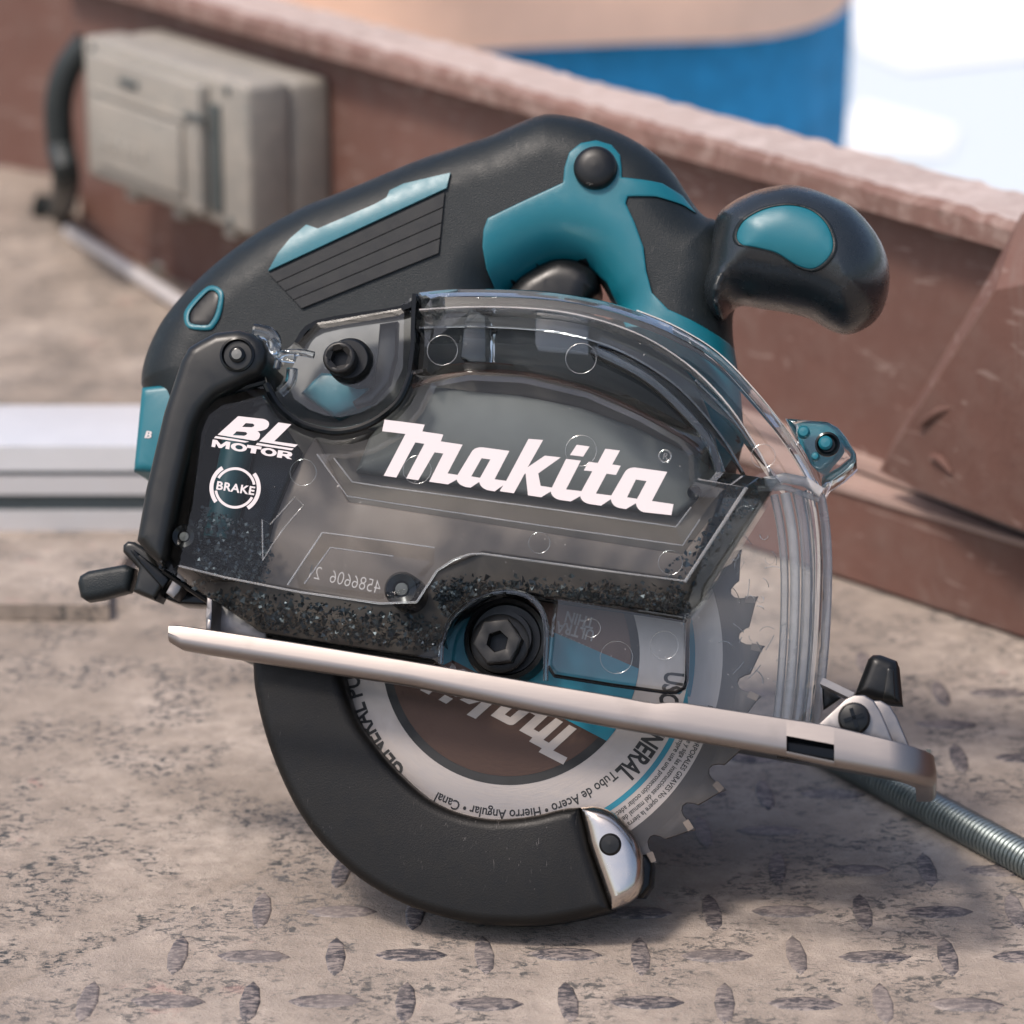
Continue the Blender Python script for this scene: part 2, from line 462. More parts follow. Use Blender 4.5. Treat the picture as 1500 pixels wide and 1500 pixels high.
# ================================================================== SETTING
def dusty_floor(name='dusty_steel_floor', lift=1., pink=0.):
    m, n, b, o = nodes(name)
    co = coord(n)
    k1 = noise(n, co, 14, 7, .6); k2 = noise(n, co, 120, 6, .65); k3 = noise(n, co, 1100, 5, .75)
    c = ramp(n, k1, [(.30, (.235, .190, .152)), (.50, (.370, .304, .248)), (.70, (.53, .445, .375))])
    c = mix(n, ramp(n, k2, [(.38, .5), (.62, 0.)]), c, (.20, .163, .133))
    c = mix(n, ramp(n, k3, [(.5, 0.), (.72, .45)]), c, (.46, .40, .36))
    fl = ramp(n, noise(n, coord(n, 'Object', (1, 1.5, 1)), 300, 9, .78, .5), [(.515, 0.), (.54, 1.)])
    gate = ramp(n, noise(n, co, 42, 5, .65), [(.46, 0.), (.55, 1.)])
    fl2 = ramp(n, noise(n, co, 750, 3, .6), [(.66, 0.), (.70, .7)])
    f = math_(n, 'MAXIMUM', math_(n, 'MULTIPLY', fl, gate), math_(n, 'MULTIPLY', fl2, ramp(n, noise(n, co, 25, 3), [(.45, 0.), (.6, 1.)])))
    c = mix(n, math_(n, 'MULTIPLY', f, .93), c, (.026, .033, .035))
    red = ramp(n, noise(n, co, 60, 6, .7, .5), [(.60, 0.), (.70, .5)])
    c = mix(n, math_(n, 'MULTIPLY', red, ramp(n, noise(n, co, 9, 2), [(.5, 0.), (.62, 1.)])), c, (.42, .20, .17))
    if pink: c = mix(n, pink, c, (.56, .485, .44))
    n.links.new(c, b.inputs['Base Color'])
    n.links.new(ramp(n, f, [(0, .85), (1, .45)]), b.inputs['Roughness'])
    bump(n, b, math_(n, 'ADD', math_(n, 'MULTIPLY', k2, .9), math_(n, 'MULTIPLY', k3, .4)), .8, .0022)
    return m
def tread_mat():
    m, n, b, o = nodes('worn_tread_steel')
    co = coord(n)
    k = ramp(n, noise(n, coord(n, 'Object', (1, 2.5, 1)), 330, 7, .72, .6), [(.43, 0.), (.53, 1.)])
    k = math_(n, 'MULTIPLY', k, ramp(n, noise(n, co, 28, 3), [(.36, .45), (.56, 1.)]))
    c = mix(n, k, (.25, .21, .19), (.045, .043, .050))
    c = mix(n, ramp(n, noise(n, co, 1200, 3), [(.6, 0.), (.75, .4)]), c, (.42, .36, .33))
    n.links.new(c, b.inputs['Base Color'])
    b.inputs['Roughness'].default_value = .6; b.inputs['Metallic'].default_value = .0
    bump(n, b, noise(n, co, 900, 4), .4, .0005)
    return m
def paint_mat(name, base, dusty, worn, edge=False):
    m, n, b, o = nodes(name)
    co = coord(n)
    k1 = noise(n, co, 9, 6, .6); k2 = noise(n, co, 70, 6, .65); k3 = noise(n, coord(n, 'Object', (1, 1, .5)), 28, 8, .7, .8)
    c = mix(n, ramp(n, k1, [(.35, 0.), (.7, 1.)]), base, tuple(x * .72 for x in base))
    c = mix(n, ramp(n, k2, [(.45, 0.), (.75, .5)]), c, dusty)
    c = mix(n, ramp(n, k3, [(.62, 0.), (.68, .55)]), c, dusty)
    sc_ = ramp(n, noise(n, coord(n, 'Object', (3, 3, 14), (.4, .7, .3)), 9, 3, .5, 2.), [(.64, 0.), (.66, .45)])
    c = mix(n, sc_, c, worn)
    if edge:
        ch = ramp(n, noise(n, co, 85, 8, .75, .5), [(.50, 0.), (.60, .6)]); c = mix(n, ch, c, worn)
        ch = ramp(n, noise(n, co, 90, 6, .7, .7), [(.64, 0.), (.69, .8)]); c = mix(n, ch, c, (.09, .075, .06))
    n.links.new(c, b.inputs['Base Color']); b.inputs['Roughness'].default_value = .68
    bump(n, b, math_(n, 'ADD', k2, k3), .35, .002)
    return m
M['floor'] = dusty_floor(); M['floor_plate'] = dusty_floor('dusty_tread_plate', 1., .10); M['tread'] = tread_mat()
M['brown'] = paint_mat('rusty_brown_paint', (.150, .072, .054), (.17, .112, .092), (.30, .22, .19))
M['lip'] = paint_mat('worn_skylit_lip_paint', (.44, .345, .305), (.50, .42, .38), (.56, .47, .43), True)  # pale base carries the sky light on the rail top, besides wear
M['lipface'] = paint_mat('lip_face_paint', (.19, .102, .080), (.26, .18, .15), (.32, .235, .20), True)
M['ledge'] = paint_mat('dusty_ledge', (.36, .25, .21), (.40, .30, .26), (.5, .4, .35))
M['boxgrey'] = paint_mat('dusty_grey_plastic', (.29, .27, .235), (.40, .35, .29), (.15, .16, .155))
M['boxdark'] = simple('hinge_shade_and_latch_grey', (.06, .07, .068), .7)
M['hose'] = simple('dusty_black_hose', (.014, .019, .019), .55, dust=.12)
M['rod'] = simple('galvanised_rod', (.66, .62, .60), .38, metal=.4, var=.10)
M['rail'] = simple('aluminium_rail', (.68, .68, .69), .42, metal=.4, var=.06)
M['groove_dark'] = simple('groove_shade_grey', (.065, .082, .085), .6)  # dark colour standing for shade in the rail's grooves
M['coil'] = simple('zinc_coil', (.26, .30, .30), .38, metal=.85, var=.25)
M['stone'] = simple('pale_pebble', (.42, .35, .30), .8, grain=.3, gscale=300)
M['ground'] = simple('pale_concrete', (.52, .57, .60), .85, var=.08)
M['white'] = simple('sun_patch_white', (.82, .82, .80), .7, var=.03)
M['tan'] = simple('tan_cloth', (.88, .56, .40), .85, var=.10)
M['denim'] = simple('blue_denim', (.020, .235, .45), .85, var=.45)
M['skin'] = simple('skin', (.45, .25, .17), .5)
M['hair'] = simple('dark_hair', (.03, .02, .015), .6)
M['boot'] = simple('boot_leather', (.06, .04, .03), .6)

# ---- outside ground, far below the truck bed
GZ = -.85
ground = mk('ground', [(-60, -20, GZ), (60, -20, GZ), (60, 200, GZ), (-60, 200, GZ)], [(0, 1, 2, 3)], M['ground']); tag(ground, kind='structure')
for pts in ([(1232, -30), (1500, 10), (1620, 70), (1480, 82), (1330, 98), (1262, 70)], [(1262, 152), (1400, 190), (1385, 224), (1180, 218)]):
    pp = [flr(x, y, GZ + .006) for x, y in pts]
    tag(mk('sun_patch', pp, [tuple(range(len(pp)))[::-1]], M['white']), kind='structure')  # white sheets drawn as sun patches lying on the ground

# ---- bed floor
#FLOOR
# ---- side panel of the bed, running obliquely behind the saw
HL = .134
qa, qb = flr(250, 21, HL), flr(1450, 362, HL)
we = nrm((qb - qa)[:2]); wn = np.array([we[1], -we[0]])
if wn[1] > 0: wn = -wn
WO = qa[:2]
def wal(px, py, off=0.):
    """point on the vertical plane `off` metres in front of the lip's face: (along, z)"""
    dr = ray(px, py); t = ((WO + wn * off - CAM[:2]) @ wn) / (dr[:2] @ wn)
    X = CAM + dr * t
    return float((X[:2] - WO) @ we), float(X[2])
def W3(s, off, z):
    q = WO + we * s + wn * off; return (q[0], q[1], z)
panel = empty('side_panel', W3(.3, -.02, 0), 'rust brown steel truck bed side panel with worn top rail coloured as sky-lit behind the saw', 'truck side')
def world_child(m, name, mat, parent, **k):
    pl = np.zeros(3); q_ = parent
    while q_: pl += np.array(q_.location); q_ = q_.parent
    m.v = [tuple(np.array(v) - pl) for v in m.v]
    return m.build(name, mat, parent, **k)
S0, S1 = wal(113, 200, -.012)[0], 1.42
zl1 = wal(1240, 655, -.012)[1]                   # ledge strip seen left of the gusset
def wbox(s0, s1, o0, o1, z0, z1, m=None):
    m = m or MB()
    v = [W3(s, o, z) for z in (z0, z1) for o in (o0, o1) for s in (s0, s1)]
    return m.add(v, [(0, 2, 3, 1), (4, 5, 7, 6), (0, 1, 5, 4), (2, 6, 7, 3), (0, 4, 6, 2), (1, 3, 7, 5)])
SM = wal(760, 600, -.012)[0]
world_child(wbox(S0, SM, -.028, -.012, 0, HL + .003), 'panel_sheet', M['brown'], panel)
world_child(wbox(SM, S1, -.028, -.012, zl1, HL + .003), 'panel_sheet', M['brown'], panel)
world_child(wbox(SM, S1, -.050, -.040, 0, zl1 + .004), 'recess_sheet', M['brown'], panel)
world_child(wbox(SM, S1, -.040, -.005, zl1 - .0035, zl1), 'ledge_strip', M['ledge'], panel)
# lip with a chipped, uneven front arris
m = MB(); n_ = 260
for i in range(n_ + 1):
    s = S0 + (S1 - S0) * i / n_
    j1, j2, j3 = rng.normal(0, .00035), rng.normal(0, .0005), rng.normal(0, .0004)
    for o, z in ((-.034, HL - .002), (-.034, HL + .0098 + j3), (-.003 + j2, HL + .0102 + j1), (0 + j2, HL + .0075 + j1), (0 + j3 * .5, HL + .0005), (-.002, HL), (-.030, HL)):
        m.v.append(W3(s, o, z))
for i in range(n_):
    for k in range(7):
        a, b = i * 7 + k, i * 7 + (k + 1) % 7; m.f.append((a, b, b + 7, a + 7))
m.f += [tuple(range(7))[::-1], tuple(range(n_ * 7, n_ * 7 + 7))]
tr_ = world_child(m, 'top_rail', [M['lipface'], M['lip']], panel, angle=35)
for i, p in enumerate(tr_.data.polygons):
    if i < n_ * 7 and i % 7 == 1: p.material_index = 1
# kick board along the floor at the right
k0, k1 = flr(1215, 848)[:2], flr(1500, 943)[:2]; ke = nrm(k1 - k0); kn = np.array([ke[1], -ke[0]]); kn = kn if kn[1] < 0 else -kn
def kpt(px, py):
    dr = ray(px, py); t = ((k0 - CAM[:2]) @ kn) / (dr[:2] @ kn); return (CAM + dr * t)[2]
kz = kpt(1360, 757)
def K3(s, o, z): q = k0 + ke * s + kn * o; return (q[0], q[1], z)
def kbox(s0, s1, o0, o1, z0, z1):
    v = [K3(s, o, z) for z in (z0, z1) for o in (o0, o1) for s in (s0, s1)]
    return MB().add(v, [(0, 2, 3, 1), (4, 5, 7, 6), (0, 1, 5, 4), (2, 6, 7, 3), (0, 4, 6, 2), (1, 3, 7, 5)])
world_child(kbox(-.12, .45, -.004, 0, .0025, kz), 'kick_board', M['brown'], panel)
world_child(kbox(-.12, .45, -.045, .0012, kz, kz + .0022), 'kick_ledge', M['ledge'], panel)
# folded gusset at the right edge
gp = [((1497, 312), .006), ((1452, 400), .006), ((1312, 640), .007), ((1288, 690), .008), ((1340, 716), .010), ((1486, 772), .016), ((1700, 830), .008), ((1700, 380), .006)]
gv = []
for (x, y), o in gp:
    s, z = wal(x, y, o); gv.append(np.array(W3(s, o, z)))
s, z = wal(1458, 425, .020); mid = np.array(W3(s, .020, z))
gb = [v + np.array([*(-wn * .003), 0]) for v in gv]
m = MB(); m.v = [tuple(v) for v in gv] + [tuple(mid)] + [tuple(v) for v in gb]
n8 = len(gv)
m.f = [(1, 2, n8), (2, 3, n8), (3, 4, n8), (4, 5, n8), (5, 6, n8), (6, 7, n8), (7, 0, n8), (0, 1, n8)]
m.f += [((i + 1) % n8, i, i + n8 + 1, (i + 1) % n8 + n8 + 1) for i in range(n8)]
world_child(m, 'gusset', M['brown'], panel, angle=20)
m = MB()
for (x, y, dx, dy) in ((1345, 625, 60, -28), (1360, 668, 34, 26), (1430, 690, 40, 30), (1420, 560, 46, -18), (1475, 660, 36, -30), (1395, 520, 30, 22), (1440, 740, 40, 10)):
    q_ = []
    for t in np.linspace(0, 1, 6):
        s, z = wal(x + dx * t, y + dy * t - 8 * math.sin(math.pi * t), .0135); q_.append(W3(s, .0135, z))
    m.tube(q_, [.0004, .0011, .0014, .0014, .0011, .0004], 8)
world_child(m, 'tread_mark', M['brown'], panel)
# far left panel, set further back
b0, b1 = flr(-260, 200)[:2], flr(112, 262)[:2]; be = nrm(b1 - b0); bn = np.array([be[1], -be[0]]); bn = bn if bn[1] < 0 else -bn
m = MB()
v = []
for z in (0, .30):
    for o in (0, -.02):
        for s in (-.5, np.linalg.norm(b1 - b0) + .03):
            q = b0 + be * s + bn * o; v.append((q[0], q[1], z))
m.add(v, [(0, 2, 3, 1), (4, 5, 7, 6), (0, 1, 5, 4), (2, 6, 7, 3), (0, 4, 6, 2), (1, 3, 7, 5)])
cq = np.array(W3(S0, -.012, 0)[:2]); cr_ = np.array(W3(S0, -.050, 0)[:2]); eq = b1 + be * .03; er = eq + bn * -.02
vv = [(p[0], p[1], z) for z in (0, HL + .003) for p in (cq, cr_, er, eq)]
m.add(vv, [(0, 1, 2, 3), (7, 6, 5, 4), (0, 4, 5, 1), (1, 5, 6, 2), (2, 6, 7, 3), (3, 7, 4, 0)])
tag(m.build('end_panel', M['brown']), 'plain brown steel end panel in the far left corner behind the hose', 'truck panel')

x_ = lambda q: (float(q[0]), float(q[1]))
fpoly = [(-1.3, .04), (.75, .04), x_(WO + we * 1.42 - wn * .038), x_(WO + we * S0 - wn * .038), x_(b1 + be * .03), x_(b0 - be * .5), (-1.3, 1.9)]
floor = mk('floor', [(x, y, 0) for x, y in fpoly] + [(x, y, -.004) for x, y in fpoly], [tuple(range(7)), tuple(range(7, 14))[::-1]] + [((i + 1) % 7, i, i + 7, (i + 1) % 7 + 7) for i in range(7)], M['floor'], flat=True)
tag(floor, kind='structure')
# raised lozenges of the chequer plate, to the right of the dust edge
e0, e1 = flr(-40, 1478)[:2], flr(620, 1180)[:2]
ed = nrm(e1 - e0); en = np.array([ed[1], -ed[0]])       # en points to the near right
tm = MB(); pitch = np.array([.0207, .0278]); base = flr(385, 1340)[:2]
for j in range(-6, 13):
    for i in range(-30, 30):
        c = base + np.array([i, j]) * pitch
        if (c - e0) @ en < .004: continue
        if c[1] > 1.03: continue
        far = max(0, (c[1] - .80) / .16)
        if c[0] > .0 and rng.random() < far * .5: continue
        if c[0] < .0 and c[1] > .86: continue
        horiz = (i + j) % 2 == 1
        if rng.random() < .06: continue
        c = c + rng.normal(0, .0005, 2)
        L_, W_, H_ = (.0102 if horiz else .0122), (.0043 if horiz else .0030), .00045 * rng.uniform(.75, 1.1)
        ang = 0 if horiz else math.pi / 2
        ang += rng.normal(0, .03); ca, sa = math.cos(ang), math.sin(ang)
        prof = [(-1, .06), (-.68, .72), (0, 1), (.68, .72), (1, -.06), (.68, -.72), (0, -1), (-.68, -.72)]
        v = []; 
        for s_, z_ in ((1, -.0004), (.86, H_ * .8), (.66, H_)):
            for a, b in prof:
                x, y = a * L_ * (s_ if s_ > .9 else s_ + .08), b * W_ * s_
                v.append((c[0] + x * ca - y * sa, c[1] + x * sa + y * ca, z_ + .0008))
        f = [tuple(range(16, 24))]
        for r_ in (0, 8):
            for k in range(8): f.append((r_ + k, r_ + (k + 1) % 8, r_ + 8 + (k + 1) % 8, r_ + 8 + k))
        tm.add(v, f)
pp = [flr(-60, 1487), flr(200, 1369), flr(620, 1180), flr(720, 1010), flr(760, 800)]
pp = [x_(p) for p in pp] + [x_(WO + we * .30 - wn * .03), x_(WO + we * 1.40 - wn * .03), (.73, .045), (-1.0, .045)]
np_ = len(pp)
tag(mk('tread_plate', [(x, y, .0008) for x, y in pp] + [(x, y, -.001) for x, y in pp], [tuple(range(np_))[::-1]] + [(i, (i + 1) % np_, (i + 1) % np_ + np_, i + np_) for i in range(np_)], M['floor_plate'], flat=True), kind='structure')
to = tm.build('tread_pattern', M['tread'], floor, 60); to['kind'] = 'stuff'

# ---- dusty junction box fixed to the side panel
s_end, _ = wal(489, 200, -.012)
def solve(f, lo, hi):
    for _ in range(60):
        mid_ = (lo + hi) / 2
        if f(lo) * f(mid_) <= 0: hi = mid_
        else: lo = mid_
    return (lo + hi) / 2
def projx(p):
    q = np.array(p) - CAM; return 750 + FPX * q[0] / (q @ C_F)
off_f = solve(lambda o: projx(W3(s_end, o, .08)) - 364, .0, .35)
s_l, zt_l = wal(119, 48, off_f); _, zb_l = wal(127, 257, off_f)
_, zt = wal(366, 131, off_f); _, zb = wal(362, 347, off_f)
zt = (zt + zt_l) / 2; zb = (zb + zb_l) / 2
jb = empty('junction_box', W3((s_l + s_end) / 2, off_f, zb), 'dust covered grey electrical box with hinged lid hanging on the brown panel', 'electrical box')
def wbevel(name, s0, s1, o0, o1, z0, z1, mat, parent, bev=.002):
    m = wbox(s0, s1, o0, o1, z0, z1); o = world_child(m, name, mat, parent, flat=True)
    bm = bmesh.new(); bm.from_mesh(o.data); bmesh.ops.recalc_face_normals(bm, faces=bm.faces)
    bmesh.ops.bevel(bm, geom=bm.edges[:], offset=bev, segments=3, affect='EDGES', profile=.5); bm.to_mesh(o.data); bm.free()
    for p in o.data.polygons: p.use_smooth = True
    o.data.set_sharp_from_angle(angle=R(40)); return o
wd, ht = s_end - s_l, zt - zb
wbevel('box_body', s_l + .0008, s_end - .0008, -.012, off_f - .0222, zb + .001, zt - .0008, M['boxgrey'], jb, .004)
wbevel('box_frame', s_l, s_end, off_f - .0225, off_f, zb, zt, M['boxgrey'], jb, .003)
dl0, dl1 = s_l + wd * .10, s_l + wd * .79
door = wbevel('lid', dl0, dl1, off_f - .002, off_f + .006, zb + ht * .07, zt - ht * .07, M['boxgrey'], jb, .0015)
wbevel('lid_panel', dl0 + .010, dl1 - .014, off_f + .0055, off_f + .0085, zb + ht * .16, zt - ht * .36, M['boxgrey'], door, .001)
wbevel('hinge_shade', dl1 + .002, dl1 + .010, off_f - .001, off_f + .0022, zb + ht * .10, zt - ht * .18, M['boxdark'], jb, .001)  # dark strip painting the shade beside the hinge
wbevel('latch', dl0 + wd * .22, dl0 + wd * .33, off_f + .005, off_f + .0075, zt - ht * .22, zt - ht * .17, M['boxdark'], door, .0008)
wbevel('latch', dl1 - .012, dl1 + .006, off_f + .005, off_f + .0075, zt - ht * .30, zt - ht * .26, M['boxdark'], door, .0008)
wbevel('label_ridge', dl0 + .006, dl1 - .010, off_f + .0055, off_f + .0075, zt - ht * .335, zt - ht * .30, M['boxgrey'], door, .0006)
for u_, w_ in ((.06, .06), (.06, .93), (.88, .06), (.88, .93)):
    wbevel('lid_screw', s_l + wd * u_, s_l + wd * u_ + .004, off_f - .001, off_f + .001, zb + ht * w_ - .002, zb + ht * w_ + .002, M['boxdark'], jb, .0006)
for k_ in range(5):
    wbevel('emboss', dl0 + .018 + .009 * k_, dl0 + .0235 + .009 * k_, off_f + .008, off_f + .0092, zb + ht * .30, zb + ht * .40, M['boxgrey'], door, .0004)
for k_ in range(3):
    wbevel('foot', s_l + wd * (.2 + .3 * k_), s_l + wd * (.26 + .3 * k_), off_f - .03, off_f - .004, zb - .006, zb + .002, M['boxgrey'], jb, .001)

# ---- hose at the box, rod, pebble, rail, plate, coil
def fpt(px, py, z): return flr(px, py, z)
hp = []
Yh = np.array(W3(s_l, off_f * .6, 0))[1]
for (x, y, zz) in ((128, 62, None), (100, 100, None), (86, 150, None), (88, 210, None), (97, 262, None)):
    dr = ray(x, y); t = Yh / dr[1]; hp.append(CAM + dr * t)
hp.append(fpt(88, 306, .006)); hp.append(fpt(52, 300, .006))
hose = MB(); pth = spline(hp, 8, False); hose.tube(pth, .0068, 14)
tag(hose.build('hose', M['hose']), 'dusty black flexible hose curving from the grey box to the floor', 'hose')
m = MB(); m.tube([fpt(102, 338, .005), fpt(300, 466, .005), fpt(420, 545, .005)], .0036, 14)
tag(m.build('rod', M['rod']), 'shiny round metal rod lying on the floor behind the saw handle', 'metal rod')
def pebble(name, px, py, a, b, c, rot, mat, label, cat):
    bm = bmesh.new(); bmesh.ops.create_icosphere(bm, subdivisions=3, radius=1)
    for v in bm.verts:
        k = 1 + .08 * math.sin(3 * v.co.x + 2 * v.co.y) + .05 * math.sin(5 * v.co.z + 1)
        v.co = Vector((v.co.x * a * k, v.co.y * b * k, max(v.co.z, -.75) * c * k))
    me = bpy.data.meshes.new(name); bm.to_mesh(me); bm.free(); me.materials.append(mat)
    for p in me.polygons: p.use_smooth = True
    o = bpy.data.objects.new(name, me); COL.objects.link(o); p = flr(px, py); o.location = (p[0], p[1], c * .75); o.rotation_euler = (0, 0, rot)
    return tag(o, label, cat)
pebble('stone', 163, 352, .0115, .008, .0085, -.4, M['stone'], 'smooth pale rounded stone lying under the grey box', 'stone')
pebble('clod', 245, 398, .009, .006, .0035, -.5, M['boxgrey'], 'low dusty clod of dirt between the rod and the brown panel', 'dirt clod')
pebble('clod', 448, 318, .010, .008, .014, 0, M['boxgrey'], 'dusty lump at the foot of the panel right of the grey box', 'dirt clod')

# aluminium rail profile lying across, left of the saw
yb = flr(100, 778)[1]
def railz(py): 
    dr = ray(100, py); t = yb / dr[1]; return (CAM + dr * t)[2]
zs = {y: railz(y) for y in (778, 750, 725, 712, 698, 690, 655, 622)}
prof = [(0, 0), (0, zs[750]), (.018, zs[750]), (.018, zs[725]), (.0, zs[725]), (0, zs[700 if 700 in zs else 698]), (.009, zs[698]), (.009, zs[690]), (0, zs[690]), (0.001, zs[655]), (.006, zs[655] + .0008), (.030, zs[655] + .004), (.044, zs[655] + .0035), (.044, 0)]
m = MB()
xs = [-.42, -.30, -.2, -.12, -.045]
for x in xs: m.v += [(x, yb + a, z) for a, z in prof]
q = len(prof)
for i in range(len(xs) - 1):
    for k in range(q): m.f.append((i * q + k, i * q + (k + 1) % q, (i + 1) * q + (k + 1) % q, (i + 1) * q + k))
m.f += [tuple(range(q))[::-1], tuple(range((len(xs) - 1) * q, len(xs) * q))]
rl_ = tag(m.build('rail', M['rail'], angle=25), 'bright grooved aluminium rail lying on the floor left of the saw', 'metal rail')
m = MB(); m.box((-.2325, yb + .0065, (zs[750] + zs[725]) / 2), (.187, 0, 0), (0, .004, 0), (0, 0, (zs[725] - zs[750]) / 2 - .0003)); m.build('groove_shade', M['groove_dark'], rl_, flat=True)  # dark strips added inside the grooves to shade them
m = MB(); m.box((-.2325, yb + .0052, (zs[698] + zs[690]) / 2), (.187, 0, 0), (0, .003, 0), (0, 0, (zs[690] - zs[698]) / 2 - .0002)); m.build('groove_shade', M['groove_dark'], rl_, flat=True)
pc = [flr(-120, 884, .006), flr(160, 886, .006), flr(158, 850, .006), flr(205, 790, .006), flr(-120, 790, .006)]
m = MB(); m.v = [tuple(p) for p in pc] + [(p[0], p[1], .0004) for p in pc]
m.f = [(0, 1, 2, 3, 4), (9, 8, 7, 6, 5)] + [(i, i + 5, (i + 1) % 5 + 5, (i + 1) % 5) for i in range(5)]
tag(m.build('floor_plate', M['floor'], flat=True), 'thin dusty flat plate lying in front of the aluminium rail', 'metal plate')
# spiral-wound conduit
ca_, cb_ = flr(1205, 1096, .0052), flr(1720, 1378, .0052)
cd_ = nrm(cb_ - ca_); cl = np.linalg.norm(cb_ - ca_); s1 = nrm(np.cross(cd_, [0, 0, 1])); s2 = np.cross(s1, cd_)
turns = int(cl / .00170); hp = []
for i in range(turns * 14 + 1):
    t = i / 14
    hp.append(ca_ + cd_ * (t * .00170) + .0044 * (math.cos(2 * math.pi * t) * s1 + math.sin(2 * math.pi * t) * s2) + np.array([0, 0, .0]))
m = MB(); m.tube(hp, .00085, 6)
m.tube([ca_, cb_], .0041, 16)
tag(m.build('coil_conduit', M['coil']), 'grey coiled metal conduit emerging from under the saw base at right', 'conduit')

# ---- person standing outside the bed
PY = 2.12
def at_y(px, py, Y): dr = ray(px, py); return CAM + dr * (Y / dr[1])
pcx = at_y(757, 100, PY)[0]
person = empty('person', (pcx, PY + .02, GZ), 'person in a loose tan jacket and blue jeans standing beyond the panel', 'person')
skv = {}
bm = bmesh.new(); sl = bm.verts.layers.skin.verify()
J = [('pelvis', (0, .02, .92), .115, None), ('waist', (0, .02, 1.05), .105, 'pelvis'), ('chest', (0, .02, 1.28), .13, 'waist'), ('neck', (0, .02, 1.46), .05, 'chest'), ('jaw', (0, .0, 1.54), .065, 'neck'), ('head', (0, .01, 1.63), .085, 'jaw'), ('crown', (0, .02, 1.70), .05, 'head')]
for s_, nme in ((-1, 'l'), (1, 'r')):
    J += [('hip' + nme, (s_ * .09, .02, .86), .09, 'pelvis'), ('knee' + nme, (s_ * .11, 0, .48), .058, 'hip' + nme), ('ank' + nme, (s_ * .115, .03, .09), .042, 'knee' + nme), ('toe' + nme, (s_ * .13, -.12, .04), .036, 'ank' + nme),
          ('sho' + nme, (s_ * .19, .02, 1.38), .062, 'chest'), ('elb' + nme, (s_ * .27, .02, 1.13), .044, 'sho' + nme), ('wri' + nme, (s_ * .14, -.20, 1.12), .028, 'elb' + nme), ('palm' + nme, (s_ * .075, -.24, 1.13), .034, 'wri' + nme)]
    for k_ in range(4):
        J += [('f%d' % k_ + nme, (s_ * .02, -.265, 1.105 + .017 * k_), .0095, 'palm' + nme), ('g%d' % k_ + nme, (s_ * -.015, -.262 - .004 * k_, 1.10 + .016 * k_), .008, 'f%d' % k_ + nme)]
    J += [('th' + nme, (s_ * .06, -.245, 1.175), .011, 'palm' + nme), ('tt' + nme, (s_ * .035, -.25, 1.19), .009, 'th' + nme)]
bv = {}
for nme, co, r_, par in J:
    v = bm.verts.new(co); v[sl].radius = (r_, r_ * .8); v[sl].use_root = nme == 'pelvis'; bv[nme] = v
for nme, co, r_, par in J:
    if par: bm.edges.new((bv[par], bv[nme]))
me = bpy.data.meshes.new('body'); bm.to_mesh(me); bm.free()
ob = bpy.data.objects.new('body', me); COL.objects.link(ob)
ob.modifiers.new('s', 'SKIN'); ob.modifiers.new('d', 'SUBSURF').levels = 1
dg = bpy.context.evaluated_depsgraph_get(); me2 = bpy.data.meshes.new_from_object(ob.evaluated_get(dg))
ob.modifiers.clear(); ob.data = me2; me2.materials.clear(); me2.materials.append(M['skin'])
for p in me2.polygons: p.use_smooth = True
ob.parent = person
def loft(name, rings, mat, parent, n=40, wave=0., hem=0.):
    """rings: (cx, cy, z, rx, ry)"""
    m = MB()
    for i, (cx, cy, z, rx, ry) in enumerate(rings):
        for k in range(n):
            t = 2 * math.pi * k / n
            wv = 1 + wave * (math.sin(7 * t + .7 * i) + .6 * math.sin(12 * t + i * .4)) * (1 if i < len(rings) - 1 else 1)
            m.v.append((cx + rx * wv * math.cos(t), cy + ry * wv * math.sin(t), z + hem * (.5 + .5 * math.cos(t)) ** 3 + hem * .3 * math.sin(3 * t) if i == 0 else z))
    for i in range(len(rings) - 1):
        for k in range(n): m.f.append((i * n + k, i * n + (k + 1) % n, (i + 1) * n + (k + 1) % n, (i + 1) * n + k))
    o = m.build(name, mat, parent, 180); return o
hemz = at_y(1000, 112, PY - .13)[2] - GZ
loft('trousers', [(0, .02, .70, .208, .125), (0, .02, .80, .214, .135), (0, .02, .90, .212, .135), (0, .02, .97, .19, .12)], M['denim'], person, wave=.035)
loft('jacket', [(0, .02, hemz, .226, .155), (0, .02, hemz + .045, .230, .16), (0, .02, hemz + .10, .226, .155), (0, .02, 1.05, .215, .15), (0, .02, 1.25, .215, .15), (0, .02, 1.38, .19, .12), (0, .02, 1.45, .09, .08)], M['tan'], person, wave=.012, hem=.035)
for s_ in (-1, 1):
    loft('trouser_leg', [(s_ * .12, .02, .08, .075, .085), (s_ * .115, .01, .45, .085, .09), (s_ * .105, .02, .70, .095, .108), (s_ * .10, .02, .80, .090, .10)], M['denim'], person, wave=.015)
    loft('sleeve', [(s_ * .272, .0, 1.075, .058, .058), (s_ * .272, .02, 1.13, .064, .064), (s_ * .20, .02, 1.38, .078, .078), (s_ * .15, .02, 1.42, .06, .06)], M['tan'], person)
    loft('boot', [(s_ * .125, -.03, .0, .055, .13), (s_ * .125, -.03, .05, .055, .13), (s_ * .12, .03, .12, .055, .06), (s_ * .12, .03, .16, .055, .06)], M['boot'], person)
loft('hair', [(0, .03, 1.60, .088, .088), (0, .03, 1.68, .092, .09), (0, .025, 1.73, .06, .06), (0, .025, 1.745, .01, .01)], M['hair'], person)

# ================================================================== THE SAW
saw = empty('circular_saw', ORG, 'teal and black cordless metal cutting circular saw with clear chip box', 'circular saw', None, np.stack([U, V, N], 1))
S = saw
# ---- rear housing, motor, battery (mostly hidden)
hc = loc(748, 960, 0)
mot_r = .040
